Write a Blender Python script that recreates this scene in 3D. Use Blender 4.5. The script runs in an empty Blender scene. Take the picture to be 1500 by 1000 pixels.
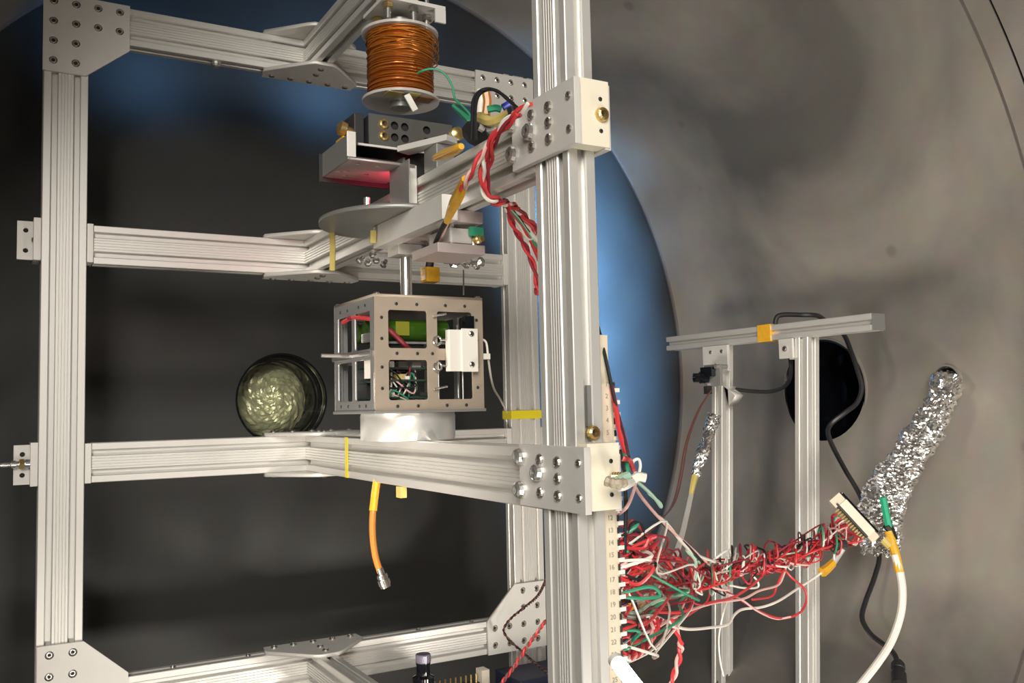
import bpy, bmesh, math, random
from mathutils import Vector, Matrix, noise
from mathutils.geometry import delaunay_2d_cdt
random.seed(7)
SC = bpy.context.scene
COL = SC.collection
PI = math.pi

# ------------------------------------------------------------------ camera
cam = bpy.data.cameras.new('camera'); cam.sensor_width = 36.0; cam.lens = 1348.7/1500*36
cam.clip_start = .01
camo = bpy.data.objects.new('camera', cam); COL.objects.link(camo)
Rw = Matrix(((0.8676546792885955, -0.4966693593899832, -0.022246459308123797),
             (-0.015807621430275857, -0.07228357124156015, 0.9972588452519653),
             (-0.4969159653435593, -0.8649246399379025, -0.07056834003268468)))
camo.matrix_world = Rw.transposed().to_4x4()
SC.camera = camo

# ------------------------------------------------------------------ light and exposure
w = bpy.data.worlds.new('World'); SC.world = w; w.use_nodes = True
w.node_tree.nodes['Background'].inputs[0].default_value = (1.0, .86, .70, 1)
w.node_tree.nodes['Background'].inputs[1].default_value = .07
def area(name, loc, target, size, power, col, sy=None):
    l = bpy.data.lights.new(name, 'AREA'); l.energy = power; l.size = size; l.color = col
    if sy: l.shape = 'RECTANGLE'; l.size_y = sy
    o = bpy.data.objects.new(name, l); COL.objects.link(o)
    o.location = loc
    o.rotation_euler = (Vector(target)-Vector(loc)).to_track_quat('-Z', 'Y').to_euler()
    return o
area('work_lamp', (.19, -.45, -.62), (.45, .9, .12), .16, 3.0, (1.0, .93, .83))
area('floor_lamp', (.62, .22, -.48), (.62, 1.0, -.22), .10, 2.6, (1.0, .93, .84))
area('ceiling_lamp', (-.62, -.95, .62), (.35, .98, .2), .7, 39, (1.0, .95, .87))
def spot(name, loc, target, power, col, ang, blend=1.0, size=.03):
    l = bpy.data.lights.new(name, 'SPOT'); l.energy = power; l.color = col
    l.spot_size = math.radians(ang); l.spot_blend = blend; l.shadow_soft_size = size
    o = bpy.data.objects.new(name, l); COL.objects.link(o); o.location = loc
    o.rotation_euler = (Vector(target)-Vector(loc)).to_track_quat('-Z', 'Y').to_euler()
for _p, _t, _w, _a in (((.855, 1.01, .34), (.81, 1.2, .33), 7.0, 76), ((.905, 1.01, .23), (.855, 1.2, .22), 8.0, 76), ((.930, 1.02, .11), (.88, 1.2, .10), 5.2, 76),
                       ((.930, 1.02, -.01), (.88, 1.2, -.01), 4.6, 76), ((.910, 1.01, -.12), (.855, 1.2, -.12), 3.5, 76),
                       ((.70, 1.06, .42), (.72, 1.2, .44), 1.2, 100), ((.46, .97, .50), (.44, 1.2, .54), 1.6, 90), ((.20, .97, .49), (.19, 1.2, .53), .8, 90)):
    spot('added_blue_spot', _p, _t, _w, (.22, .52, 1.0), _a, .5)  # unseen spots, added to put a blue glow on the end wall's rim
spot('side_lamp', (.0, .60, -.245), (.95, 1.03, .12), 9.5, (1.0, .90, .78), 76, .8, .07)
SC.view_settings.view_transform = 'Standard'
SC.view_settings.look = 'None'
SC.view_settings.gamma = 1.0
SC.view_settings.use_curve_mapping = False
SC.view_settings.exposure = 0.0

# ------------------------------------------------------------------ materials
def mat(name, col, rough=.5, metal=0.0, var=0.0, scale=40., bump=0.0, bscale=200., spec=.5, trans=0.0, emit=None, estr=0, stretch=None, alpha=None, coat=0):
    m = bpy.data.materials.new(name); m.use_nodes = True
    nt = m.node_tree; b = nt.nodes['Principled BSDF']
    b.inputs['Base Color'].default_value = (*col, 1)
    b.inputs['Roughness'].default_value = rough
    b.inputs['Metallic'].default_value = metal
    b.inputs['Specular IOR Level'].default_value = spec
    b.inputs['Transmission Weight'].default_value = trans
    b.inputs['Coat Weight'].default_value = coat
    if emit: b.inputs['Emission Color'].default_value = (*emit, 1); b.inputs['Emission Strength'].default_value = estr
    if alpha is not None: b.inputs['Alpha'].default_value = alpha
    if var or bump:
        tc = nt.nodes.new('ShaderNodeTexCoord'); mp = nt.nodes.new('ShaderNodeMapping')
        nt.links.new(tc.outputs['Object'], mp.inputs['Vector'])
        if stretch: mp.inputs['Scale'].default_value = stretch
    if var:
        n = nt.nodes.new('ShaderNodeTexNoise'); n.inputs['Scale'].default_value = scale; n.inputs['Detail'].default_value = 5
        nt.links.new(mp.outputs['Vector'], n.inputs['Vector'])
        mx = nt.nodes.new('ShaderNodeMix'); mx.data_type = 'RGBA'
        mx.inputs['A'].default_value = (*[max(0, c*(1-var)) for c in col], 1)
        mx.inputs['B'].default_value = (*[min(1, c*(1+var)) for c in col], 1)
        nt.links.new(n.outputs['Fac'], mx.inputs['Factor']); nt.links.new(mx.outputs['Result'], b.inputs['Base Color'])
    if bump:
        n2 = nt.nodes.new('ShaderNodeTexNoise'); n2.inputs['Scale'].default_value = bscale; n2.inputs['Detail'].default_value = 3
        nt.links.new(mp.outputs['Vector'], n2.inputs['Vector'])
        bp = nt.nodes.new('ShaderNodeBump'); bp.inputs['Strength'].default_value = bump; bp.inputs['Distance'].default_value = .002
        nt.links.new(n2.outputs['Fac'], bp.inputs['Height']); nt.links.new(bp.outputs['Normal'], b.inputs['Normal'])
    return m
ALU = mat('anodised_aluminium', (.74, .725, .69), .42, .55)
PLATE = mat('milled_plate', (.72, .70, .66), .5, .3, .05, 60, .02, 500)
CREAM = mat('cream_bearing_plastic', (.78, .72, .58), .5, 0)
STEEL = mat('bolt_steel', (.55, .52, .48), .25, .95)
DARK = mat('dark_recess', (.02, .02, .02), .6)
BRASS = mat('brass', (.72, .52, .22), .3, .9)
BRIGHT = mat('polished_steel', (.80, .79, .77), .22, .9)
BLACKM = mat('black_anodised_metal', (.045, .045, .045), .45, .3, .1, 60)
GREYM = mat('grey_sheet_metal', (.36, .36, .345), .45, .6, .06, 60)
PINKM = mat('clear_anodised_sheet', (.55, .47, .45), .45, .5, .05, 60)
TAN = mat('tan_anodised_panel', (.43, .355, .28), .5, .35, .07, 90)
SILVER = mat('silver_rail', (.55, .55, .54), .35, .75)
WHITE = mat('white_plastic', (.80, .77, .70), .45)
WHITEW = mat('white_wire', (.80, .76, .68), .4)
REDW = mat('red_wire', (.62, .045, .05), .38)
DREDW = mat('dark_red_wire', (.26, .02, .035), .4)
BLACKW = mat('black_cable', (.018, .018, .02), .4)
GREENW = mat('green_wire', (.04, .30, .17), .4)
PINKW = mat('pale_pink_wire', (.78, .48, .44), .4)
BLUEP = mat('blue_plastic', (.03, .05, .45), .4)
MINT = mat('pale_green_wire', (.45, .68, .52), .4)
BROWNW = mat('brown_red_wire', (.20, .07, .06), .45)
KAPTON = mat('amber_polyimide_tape', (.80, .42, .03), .22, 0, .25, 120, .1, 150, coat=.5)
KAPTONP = mat('pale_amber_tape', (.62, .50, .16), .3, 0, .15, 100, .05, 150)
YELLOW = mat('yellow_tape', (.72, .60, .02), .4)
ORANGE = mat('orange_coax_sleeve', (.50, .20, .035), .35, 0, .2, 90)
COPPER = mat('copper_winding', (.46, .145, .025), .3, .55, .35, 160, .35, 330, stretch=(.25, .25, 2.2), coat=.3)
COPPERL = mat('loose_copper_wire', (.55, .20, .025), .3, .6)
GREENB = mat('green_battery_sleeve', (.030, .085, .005), .3, 0, .2, 60, coat=.4)
PCB = mat('circuit_board', (.02, .05, .035), .5)
BEIGE = mat('beige_terminal_strip', (.68, .60, .46), .55, 0, .05, 90)
INK = mat('grey_print', (.30, .27, .23), .7)
HAZE = mat('frosted_acrylic', (.72, .69, .66), .35, 0, alpha=.62)
FOIL = mat('crumpled_foil', (.93, .92, .91), .21, 1.0, 0, 1, .5, 150)
RUBBER = mat('black_rubber', (.015, .015, .015), .6)
GLOSSBLACK = mat('glossy_black', (.006, .007, .010), .12)
TUBEEM = mat('lit_tube', (1, 1, 1), .4, emit=(1, .95, .86), estr=9)
REDLED = mat('red_led', (1, .1, .15), .4, emit=(1, .06, .14), estr=200)
PURPLE = mat('violet_glass_cap', (.30, .27, .36), .12, .5)
NAVY = mat('navy_box', (.018, .022, .055), .5)

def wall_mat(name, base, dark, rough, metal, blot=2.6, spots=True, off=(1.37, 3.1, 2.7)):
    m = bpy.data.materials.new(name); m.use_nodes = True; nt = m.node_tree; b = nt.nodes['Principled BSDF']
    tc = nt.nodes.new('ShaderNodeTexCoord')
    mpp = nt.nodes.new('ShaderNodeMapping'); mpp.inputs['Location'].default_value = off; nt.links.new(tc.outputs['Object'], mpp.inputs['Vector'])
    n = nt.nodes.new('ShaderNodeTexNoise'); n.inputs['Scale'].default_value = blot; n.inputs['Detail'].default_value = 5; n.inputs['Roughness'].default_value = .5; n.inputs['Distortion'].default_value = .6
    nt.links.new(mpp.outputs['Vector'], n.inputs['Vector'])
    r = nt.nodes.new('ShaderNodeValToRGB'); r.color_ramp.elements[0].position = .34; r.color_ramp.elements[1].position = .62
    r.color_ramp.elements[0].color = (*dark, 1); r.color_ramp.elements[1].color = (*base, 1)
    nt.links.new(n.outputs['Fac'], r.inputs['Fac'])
    n2 = nt.nodes.new('ShaderNodeTexNoise'); n2.inputs['Scale'].default_value = 30; n2.inputs['Detail'].default_value = 6
    nt.links.new(tc.outputs['Object'], n2.inputs['Vector'])
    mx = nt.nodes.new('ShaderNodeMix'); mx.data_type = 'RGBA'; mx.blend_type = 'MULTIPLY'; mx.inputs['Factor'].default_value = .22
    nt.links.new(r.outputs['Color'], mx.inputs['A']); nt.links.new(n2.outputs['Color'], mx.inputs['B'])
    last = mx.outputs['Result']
    if spots:
        v = nt.nodes.new('ShaderNodeTexVoronoi'); v.inputs['Scale'].default_value = 9; v.inputs['Randomness'].default_value = 1
        nt.links.new(tc.outputs['Object'], v.inputs['Vector'])
        r2 = nt.nodes.new('ShaderNodeValToRGB'); r2.color_ramp.elements[0].position = .04; r2.color_ramp.elements[1].position = .09
        r2.color_ramp.elements[0].color = (.6, .58, .56, 1); r2.color_ramp.elements[1].color = (1, 1, 1, 1)
        nt.links.new(v.outputs['Distance'], r2.inputs['Fac'])
        m2 = nt.nodes.new('ShaderNodeMix'); m2.data_type = 'RGBA'; m2.blend_type = 'MULTIPLY'; m2.inputs['Factor'].default_value = .6
        nt.links.new(last, m2.inputs['A']); nt.links.new(r2.outputs['Color'], m2.inputs['B']); last = m2.outputs['Result']
    nt.links.new(last, b.inputs['Base Color'])
    b.inputs['Roughness'].default_value = rough; b.inputs['Metallic'].default_value = metal
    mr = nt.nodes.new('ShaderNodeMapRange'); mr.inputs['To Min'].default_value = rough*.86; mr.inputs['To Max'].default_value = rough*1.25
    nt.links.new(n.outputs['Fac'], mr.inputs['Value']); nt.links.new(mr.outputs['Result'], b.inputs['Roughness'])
    return m
SHELL = wall_mat('brushed_chamber_steel', (.45, .405, .35), (.185, .172, .155), .50, .25)  # noise offset places blotches as a painted lit patch and shadow on the wall
BACK = wall_mat('dark_coated_end_wall', (.034, .034, .032), (.027, .027, .025), .42, .2, 1.5, spots=False)

# tinted viewport glass: transparent with a Fresnel sheen
VG = bpy.data.materials.new('green_tinted_glass'); VG.use_nodes = True
nt = VG.node_tree; nt.nodes.clear()
_o = nt.nodes.new('ShaderNodeOutputMaterial'); _t = nt.nodes.new('ShaderNodeBsdfTransparent'); _t.inputs[0].default_value = (.97, .98, .92, 1)
_g = nt.nodes.new('ShaderNodeBsdfGlossy'); _g.inputs['Roughness'].default_value = .03
_f = nt.nodes.new('ShaderNodeFresnel'); _m = nt.nodes.new('ShaderNodeMixShader')
nt.links.new(_f.outputs[0], _m.inputs[0]); nt.links.new(_t.outputs[0], _m.inputs[1]); nt.links.new(_g.outputs[0], _m.inputs[2]); nt.links.new(_m.outputs[0], _o.inputs[0])

# ------------------------------------------------------------------ helpers
def root(o):
    return o.parent and root(o.parent) or o
def mk(name, bm, m, parent=None, smooth=False, loc=None, angle=None):
    """bmesh (world coordinates) -> ONE object; a child keeps its thing's origin"""
    base = Vector((0, 0, 0))
    if parent is not None: base = root(parent).location
    elif loc is not None: base = Vector(loc)
    if base.length: bmesh.ops.translate(bm, verts=bm.verts, vec=-base)
    bmesh.ops.recalc_face_normals(bm, faces=bm.faces)
    me = bpy.data.meshes.new(name); bm.to_mesh(me); bm.free()
    if smooth:
        for p in me.polygons: p.use_smooth = True
        me.set_sharp_from_angle(angle=math.radians(angle or 35))
    me.materials.append(m)
    o = bpy.data.objects.new(name, me); COL.objects.link(o)
    if parent is not None: o.parent = parent
    elif loc is not None: o.location = base
    return o
def thing(name, label, cat, loc, group=None):
    o = bpy.data.objects.new(name, None); o.empty_display_size = .02; COL.objects.link(o); o.location = loc
    return tag(o, label, cat, group)
def tag(o, label, cat, group=None):
    o['label'] = label; o['category'] = cat
    if group: o['group'] = group
    return o
def box(bm, x0, x1, y0, y1, z0, z1, bev=0):
    vs = [bm.verts.new((x, y, z)) for z in (z0, z1) for y in (y0, y1) for x in (x0, x1)]
    fs = [bm.faces.new([vs[i] for i in f]) for f in ((0,1,3,2),(4,6,7,5),(0,4,5,1),(2,3,7,6),(0,2,6,4),(1,5,7,3))]
    if bev:
        es = list({e for f in fs for e in f.edges})
        bmesh.ops.bevel(bm, geom=es, offset=bev, segments=2, affect='EDGES', profile=.7)
    return bm
def B(*a, **k): return box(bmesh.new(), *a, **k)
def frame_of(d):
    d = Vector(d).normalized(); u = d.cross(Vector((0, 0, 1)))
    if u.length < 1e-3: u = d.cross(Vector((0, 1, 0)))
    u.normalize(); return u, u.cross(d)
def cyl(bm, p0, p1, r0, r1=None, n=20, caps=True):
    r1 = r0 if r1 is None else r1
    p0, p1 = Vector(p0), Vector(p1); u, v = frame_of(p1-p0)
    A = [bm.verts.new(p0+(u*math.cos(t)+v*math.sin(t))*r0) for t in [2*PI*i/n for i in range(n)]]
    Bv = [bm.verts.new(p1+(u*math.cos(t)+v*math.sin(t))*r1) for t in [2*PI*i/n for i in range(n)]]
    for i in range(n):
        bm.faces.new((A[i], A[(i+1) % n], Bv[(i+1) % n], Bv[i]))
    if caps: bm.faces.new(A[::-1]); bm.faces.new(Bv)
    return bm
def lathe(bm, p, d, prof, n=28):
    """prof: list of (axial, radius) along direction d from p"""
    p = Vector(p); d = Vector(d).normalized(); u, v = frame_of(d); rings = []
    for a, r in prof:
        if r < 1e-6: rings.append([bm.verts.new(p+d*a)])
        else: rings.append([bm.verts.new(p+d*a+(u*math.cos(2*PI*i/n)+v*math.sin(2*PI*i/n))*r) for i in range(n)])
    for A, C in zip(rings, rings[1:]):
        for i in range(n):
            j = (i+1) % n
            if len(A) == 1 and len(C) == 1: continue
            if len(A) == 1: bm.faces.new((A[0], C[j], C[i]))
            elif len(C) == 1: bm.faces.new((A[i], A[j], C[0]))
            else: bm.faces.new((A[i], A[j], C[j], C[i]))
    return bm
def spline(pts, k=6):
    P = [Vector(p) for p in pts]
    if len(P) == 2: return [P[0].lerp(P[1], i/k) for i in range(k+1)]
    Q = [P[0]*2-P[1]]+P+[P[-1]*2-P[-2]]; out = []
    for i in range(1, len(Q)-2):
        a, b, c, d = Q[i-1:i+3]
        for s in range(k):
            t = s/k
            out.append(.5*((2*b)+(c-a)*t+(2*a-5*b+4*c-d)*t*t+(3*b-a-3*c+d)*t**3))
    out.append(P[-1]); return out
def sweep(bm, path, r, n=7):
    """tube along path (already sampled); r number or function of 0..1"""
    N = len(path); rings = []; u = None
    for i, p in enumerate(path):
        d = (path[min(i+1, N-1)]-path[max(i-1, 0)])
        if d.length < 1e-9: d = Vector((0, 0, 1))
        d.normalize()
        if u is None: u = frame_of(d)[0]
        u = (u-d*u.dot(d))
        if u.length < 1e-6: u = frame_of(d)[0]
        u.normalize(); v = d.cross(u)
        rr = r(i/(N-1)) if callable(r) else r
        rings.append([bm.verts.new(p+(u*math.cos(2*PI*j/n)+v*math.sin(2*PI*j/n))*rr) for j in range(n)])
    for A, C in zip(rings, rings[1:]):
        for j in range(n): bm.faces.new((A[j], A[(j+1) % n], C[(j+1) % n], C[j]))
    bm.faces.new(rings[0][::-1]); bm.faces.new(rings[-1])
    return bm
def tube(pts, r, k=6, n=7): return sweep(bmesh.new(), spline(pts, k), r, n)
def twist(pts, r, turns_per_m=110, k=10, amp=None):
    """two strands twisted round one another"""
    P = spline(pts, k); amp = amp or r*1.02; s = 0; outs = ([], [])
    dense = []
    for a, b in zip(P, P[1:]):
        n = max(1, int((b-a).length/.0016))
        dense += [a.lerp(b, i/n) for i in range(n)]
    dense.append(P[-1])
    for i, p in enumerate(dense):
        d = (dense[min(i+1, len(dense)-1)]-dense[max(i-1, 0)]).normalized()
        if i: s += (p-dense[i-1]).length
        u, v = frame_of(d); t = 2*PI*turns_per_m*s
        off = (u*math.cos(t)+v*math.sin(t))*amp
        outs[0].append(p+off); outs[1].append(p-off)
    return outs
def shape2d(outline, holes, th, M, smooth=False):
    """flat plate with real holes: filled 2D curve turned into a mesh; M takes its plane into the world"""
    cu = bpy.data.curves.new('tmp', 'CURVE'); cu.dimensions = '2D'; cu.fill_mode = 'BOTH'; cu.extrude = th/2
    for loop in [outline]+holes:
        s = cu.splines.new('POLY'); s.points.add(len(loop)-1); s.use_cyclic_u = True
        for q, (a, b) in zip(s.points, loop): q.co = (a, b, 0, 1)
    o = bpy.data.objects.new('tmp', cu); COL.objects.link(o)
    me = bpy.data.meshes.new_from_object(o.evaluated_get(bpy.context.evaluated_depsgraph_get()))
    bpy.data.objects.remove(o); bpy.data.curves.remove(cu)
    bm = bmesh.new(); bm.from_mesh(me); bpy.data.meshes.remove(me)
    bmesh.ops.remove_doubles(bm, verts=bm.verts, dist=1e-6)
    bmesh.ops.transform(bm, matrix=M, verts=bm.verts)
    return bm
def circ(x, y, r, n=20): return [(x+r*math.cos(2*PI*i/n), y+r*math.sin(2*PI*i/n)) for i in range(n)]
def rrect(x0, x1, y0, y1, r, n=4):
    out = []
    for cx, cy, a in ((x1-r, y1-r, 0), (x0+r, y1-r, 90), (x0+r, y0+r, 180), (x1-r, y0+r, 270)):
        for i in range(n+1):
            t = math.radians(a+90*i/n); out.append((cx+r*math.cos(t), cy+r*math.sin(t)))
    return out
def XZ(y): return Matrix(((1,0,0,0),(0,0,1,y),(0,1,0,0),(0,0,0,1)))        # plane (x,z) at depth y
def YZ(x): return Matrix(((0,0,1,x),(1,0,0,0),(0,1,0,0),(0,0,0,1)))        # plane (y,z) at x
def XY(z): return Matrix.Translation((0, 0, z))

def section(w, h):
    """outline of a slotted extrusion w x h (centred), slots every 20 mm, fine grooves between"""
    def side(L):
        pts = [(.0006, 0)]
        n = round(L/.02); cs = [(i+.5)*L/n for i in range(n)]
        for i, c in enumerate(cs):
            pts += [(c-.0034, 0), (c-.0027, .0009), (c-.0027, .0018), (c-.0041, .0018), (c-.0041, .0054), (c+.0041, .0054), (c+.0041, .0018), (c+.0027, .0018), (c+.0027, .0009), (c+.0034, 0)]
            if i < n-1:
                m = (c+cs[i+1])/2
                for g in (-.0042, -.0014, .0014, .0042):
                    pts += [(m+g-.0005, 0), (m+g-.0002, .0009), (m+g+.0002, .0009), (m+g+.0005, 0)]
        return pts+[(L-.0006, 0)]
    out = []
    for a, b in side(w): out.append((a-w/2, -h/2+b))
    for a, b in side(h): out.append((w/2-b, a-h/2))
    for a, b in side(w): out.append((w/2-a, h/2-b))
    for a, b in side(h): out.append((-w/2+b, h/2-a))
    return out
def extrusion(p0, p1, ux, w, h):
    p0, p1 = Vector(p0), Vector(p1); d = (p1-p0).normalized(); ux = Vector(ux); uy = d.cross(ux)
    bm = bmesh.new(); sec = section(w, h)
    A = [bm.verts.new(p0+ux*a+uy*b) for a, b in sec]; C = [bm.verts.new(p1+ux*a+uy*b) for a, b in sec]
    n = len(sec)
    for i in range(n): bm.faces.new((A[i], A[(i+1) % n], C[(i+1) % n], C[i]))
    bm.faces.new(A[::-1]); bm.faces.new(C)
    return bm
# one bolt mesh, shared: button head with a hexagon socket, axis +Z, base at z = 0
def bolt_mesh(name, r, hgt, m=STEEL, flat=False):
    bm = bmesh.new(); n = 12
    prof = [(0, r), (hgt*.35, r), (hgt*.8, r*.86), (hgt, r*.6)] if not flat else [(0, r), (hgt*.6, r), (hgt, r*.8)]
    rings = [[bm.verts.new((q*math.cos(2*PI*i/n), q*math.sin(2*PI*i/n), z)) for i in range(n)] for z, q in prof+[(hgt, r*.5), (hgt*.25, r*.42)]]
    for A, C in zip(rings, rings[1:]):
        for i in range(n): bm.faces.new((A[i], A[(i+1) % n], C[(i+1) % n], C[i]))
    f = bm.faces.new(rings[-1]); f.material_index = 1
    me = bpy.data.meshes.new(name); bm.to_mesh(me); bm.free(); me.materials.append(m); me.materials.append(DARK)
    return me
BOLT = bolt_mesh('bolt', .0036, .0022); BOLTS = bolt_mesh('small_bolt', .0026, .0016); BOLTB = bolt_mesh('large_bolt', .0058, .0052, BRIGHT)
BOLTG = bolt_mesh('brass_bolt', .0046, .004, BRASS); SCREW = bolt_mesh('screw', .0014, .0007, BLACKM); TIE = bolt_mesh('sunk_bolt', .0035, .0030)
def bolt(parent, p, d, me=BOLT, name='bolt'):
    o = bpy.data.objects.new(name, me); COL.objects.link(o); o.parent = parent
    o.location = Vector(p)-root(parent).location
    o.rotation_euler = Vector(d).to_track_quat('Z', 'Y').to_euler()
    return o
def structure(o): o['kind'] = 'structure'; return o

# ------------------------------------------------------------------ the chamber
CX, CZ, CR = .4304, .0473, .5856
YE = 1.2
PORTS = [(.8988, .0125, .0698), (.7085, .0200, .0165)]          # y, z, radius on the right wall
def th_of(z): return math.asin((z-CZ)/CR)
def shell(y0, y1, ports, R=CR):
    NT = 120; NY = max(2, int((y1-y0)/.02))
    P = []; E = []
    L = lambda th: th*R
    def clear(s, y): return all((s-L(th_of(pz)))**2+(y-py)**2 > (pr+.008)**2 for py, pz, pr in ports)
    for i in range(NT+1):
        th = -PI+2*PI*i/NT
        for j in range(NY+1):
            y = y0+(y1-y0)*j/NY
            if clear(L(th), y): P.append(Vector((L(th), y)))
    for py, pz, pr in ports:
        k0 = len(P); n = 40; s0 = L(th_of(pz))
        for i in range(n): P.append(Vector((s0+pr*math.cos(2*PI*i/n), py+pr*math.sin(2*PI*i/n))))
        for i in range(n): E.append((k0+i, k0+(i+1) % n))
    V, _, F, *_ = delaunay_2d_cdt(P, E, [], 0, 1e-6)
    bm = bmesh.new()
    vs = [bm.verts.new((CX+R*math.cos(p.x/R), p.y, CZ+R*math.sin(p.x/R))) for p in V]
    for f in F:
        c = sum((V[i] for i in f), Vector((0, 0)))/len(f)
        if any((c.x-L(th_of(pz)))**2+(c.y-py)**2 < pr*pr for py, pz, pr in ports): continue
        try: bm.faces.new([vs[i] for i in f])
        except ValueError: pass
    bmesh.ops.remove_doubles(bm, verts=bm.verts, dist=1e-5)
    return bm
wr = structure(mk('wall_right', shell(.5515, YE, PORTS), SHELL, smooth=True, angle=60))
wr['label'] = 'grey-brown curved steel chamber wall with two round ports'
# back wall: round end disc with the viewport opening
VX, VZ, VR = .340, .0165, .0595
bd = shape2d(circ(CX, CZ, CR-.0005, 160), [circ(VX, VZ, VR, 64)], .006, XZ(YE+.0031))
wb = structure(mk('wall_back', bd, BACK)); wb['label'] = 'dark round end wall of the chamber'
# weld line and the door flange nearer the camera
def ring(y0, y1, r0, r1, n=160):
    bm = bmesh.new()
    lathe(bm, (CX, y0, CZ), (0, 1, 0), [(0, r0), (0, r1), (y1-y0, r1), (y1-y0, r0), (0, r0)], n); 
    bmesh.ops.remove_doubles(bm, verts=bm.verts, dist=1e-6); return bm
SEAM = mat('weld_line', (.16, .14, .13), .6, .3)
structure(mk('trim_1', ring(.5752, .5776, CR-.0009, CR+.0005), SEAM, smooth=True))
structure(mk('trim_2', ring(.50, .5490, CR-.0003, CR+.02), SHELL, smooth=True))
structure(mk('trim_3', ring(.5470, .5530, CR+.004, CR+.012), RUBBER, smooth=True))
structure(mk('trim_4', ring(YE-.004, YE-.0003, CR-.004, CR+.0004), SEAM, smooth=True))
# viewport in the end wall
bm = lathe(bmesh.new(), (VX, YE-.001, VZ), (0, 1, 0), [(0, VR+.001), (0, VR-.0015), (.020, VR-.0015), (.022, .0550), (.027, .0545), (.029, .0525), (.072, .0515)], 64)
structure(mk('window_1', bm, GLOSSBLACK, smooth=True, angle=30))
bm = lathe(bmesh.new(), (VX, YE+.006, VZ), (0, 1, 0), [(0, 0), (0, VR-.002), (.003, VR-.002), (.003, 0)], 48)
pane = mk('pane', bm, VG, bpy.data.objects['window_1'], smooth=True)
def foil_blob(bm, rings, n, amp, fr=55, seed=0):
    """skin over rings of points, crumpled"""
    R = [[bm.verts.new(p) for p in r] for r in rings]
    for A, C in zip(R, R[1:]):
        for i in range(n):
            a = [A[i], A[(i+1) % n], C[(i+1) % n], C[i]]
            bm.faces.new(a)
    bm.faces.new(R[0][::-1]); bm.faces.new(R[-1])
    bm.normal_update()
    for v in bm.verts:
        q = v.co*fr+Vector((seed, 0, 0))
        v.co += v.normal*amp*(noise.noise(q)+.7*noise.noise(q*2.3)+.5*noise.noise(q*5.1))
    return bm
bm = bmesh.new(); N = 44; rings = []
for k in range(16):
    r = .0508*(1-k/16)+.0004; dome = .034*(1-(r/.051)**2)
    rings.append([Vector((VX+r*math.cos(2*PI*i/N), YE+.066-dome, VZ+r*math.sin(2*PI*i/N))) for i in range(N)])
foil_blob(bm, rings, N, .0028, 120)
o = mk('foil_plug', bm, mat('yellowish_foil', (.78, .76, .58), .3, .55, 0, 1, .4, 160), loc=(VX, YE+.06, VZ)); tag(o, 'crumpled silver foil plug inside the round glass viewport', 'foil')  # foil base colour tinted pale yellow
# large dark port on the right wall
def side_port(name, py, pz, pr, depth, m, cap=True):
    x0 = CX+math.sqrt(CR**2-(pz-CZ)**2)
    prof = [(-.0012, pr+.0022), (-.0022, pr+.0008), (-.001, pr-.0012), (.004, pr-.0016), (depth, pr-.002)]
    if cap: prof.append((depth, 0))
    return structure(mk(name, lathe(bmesh.new(), (x0+.0005, py, pz), (1, 0, 0), prof, 48), m, smooth=True, angle=30))
side_port('window_2', *PORTS[0], .16, GLOSSBLACK)
side_port('trim_5', *PORTS[1], .10, BLACKM)
x0 = 1.0152
bm = lathe(bmesh.new(), (x0-.0005, PORTS[0][0], PORTS[0][1]), (1, 0, 0), [(0, .0705), (-.0016, .0715), (-.0016, .0735), (.0015, .0745)], 64)
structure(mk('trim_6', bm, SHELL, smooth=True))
bm = lathe(bmesh.new(), (x0-.0008, PORTS[1][0], PORTS[1][1]), (1, 0, 0), [(0, .0168), (-.0022, .0175), (-.0022, .0195), (.0015, .0205)], 48)
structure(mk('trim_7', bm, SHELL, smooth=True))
bm = bmesh.new()
for a in range(7):
    t = 2*PI*a/7; lathe(bm, (x0+.152, PORTS[0][0]+.045*math.cos(t), PORTS[0][1]+.045*math.sin(t)), (-1, 0, 0), [(0, .007), (.006, .006), (.007, 0)], 10)
mk('glint_studs', bm, mat('blue_glint', (.12, .22, .42), .25, .8), bpy.data.objects['window_2'], smooth=True)  # added studs; their blue colour stands in for glints inside the port

# ------------------------------------------------------------------ the extrusion frame
FR = thing('equipment_frame', 'tall bolted silver slotted-extrusion frame standing in the middle of the chamber', 'frame', (.32, .75, -.36))
H = .039
ZU, ZL, ZT, ZB = .1715, -.0460, .4018, -.2772          # centre heights of the four levels
post = lambda x, y, w, h, z0, z1: mk('post', extrusion((x, y, z0), (x, y, z1), (1, 0, 0), w, h), ALU, FR)
post(.0667, 1.010, .0405, .020, -.36, .425)             # left
post(.5925, 1.010, .0425, .020, -.36, .425)             # back right
post(.3191, .4832, .020, .0393, -.36, .62)              # front
def beamx(z, x0=.0935, x1=.5635): mk('beam', extrusion((x0, 1.010, z), (x1, 1.010, z), (0, 1, 0), .020, H), ALU, FR)
def beamy(z, y0=.5035, y1=.9995): mk('beam', extrusion((.3191, y0, z), (.3191, y1, z), (1, 0, 0), .020, H), ALU, FR)
beamx(ZU); beamx(ZL); beamx(ZT, .0875, .5705); beamx(ZB, .0875, .5705)
for z in (ZU, ZL, ZT, ZB): beamy(z)
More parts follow.
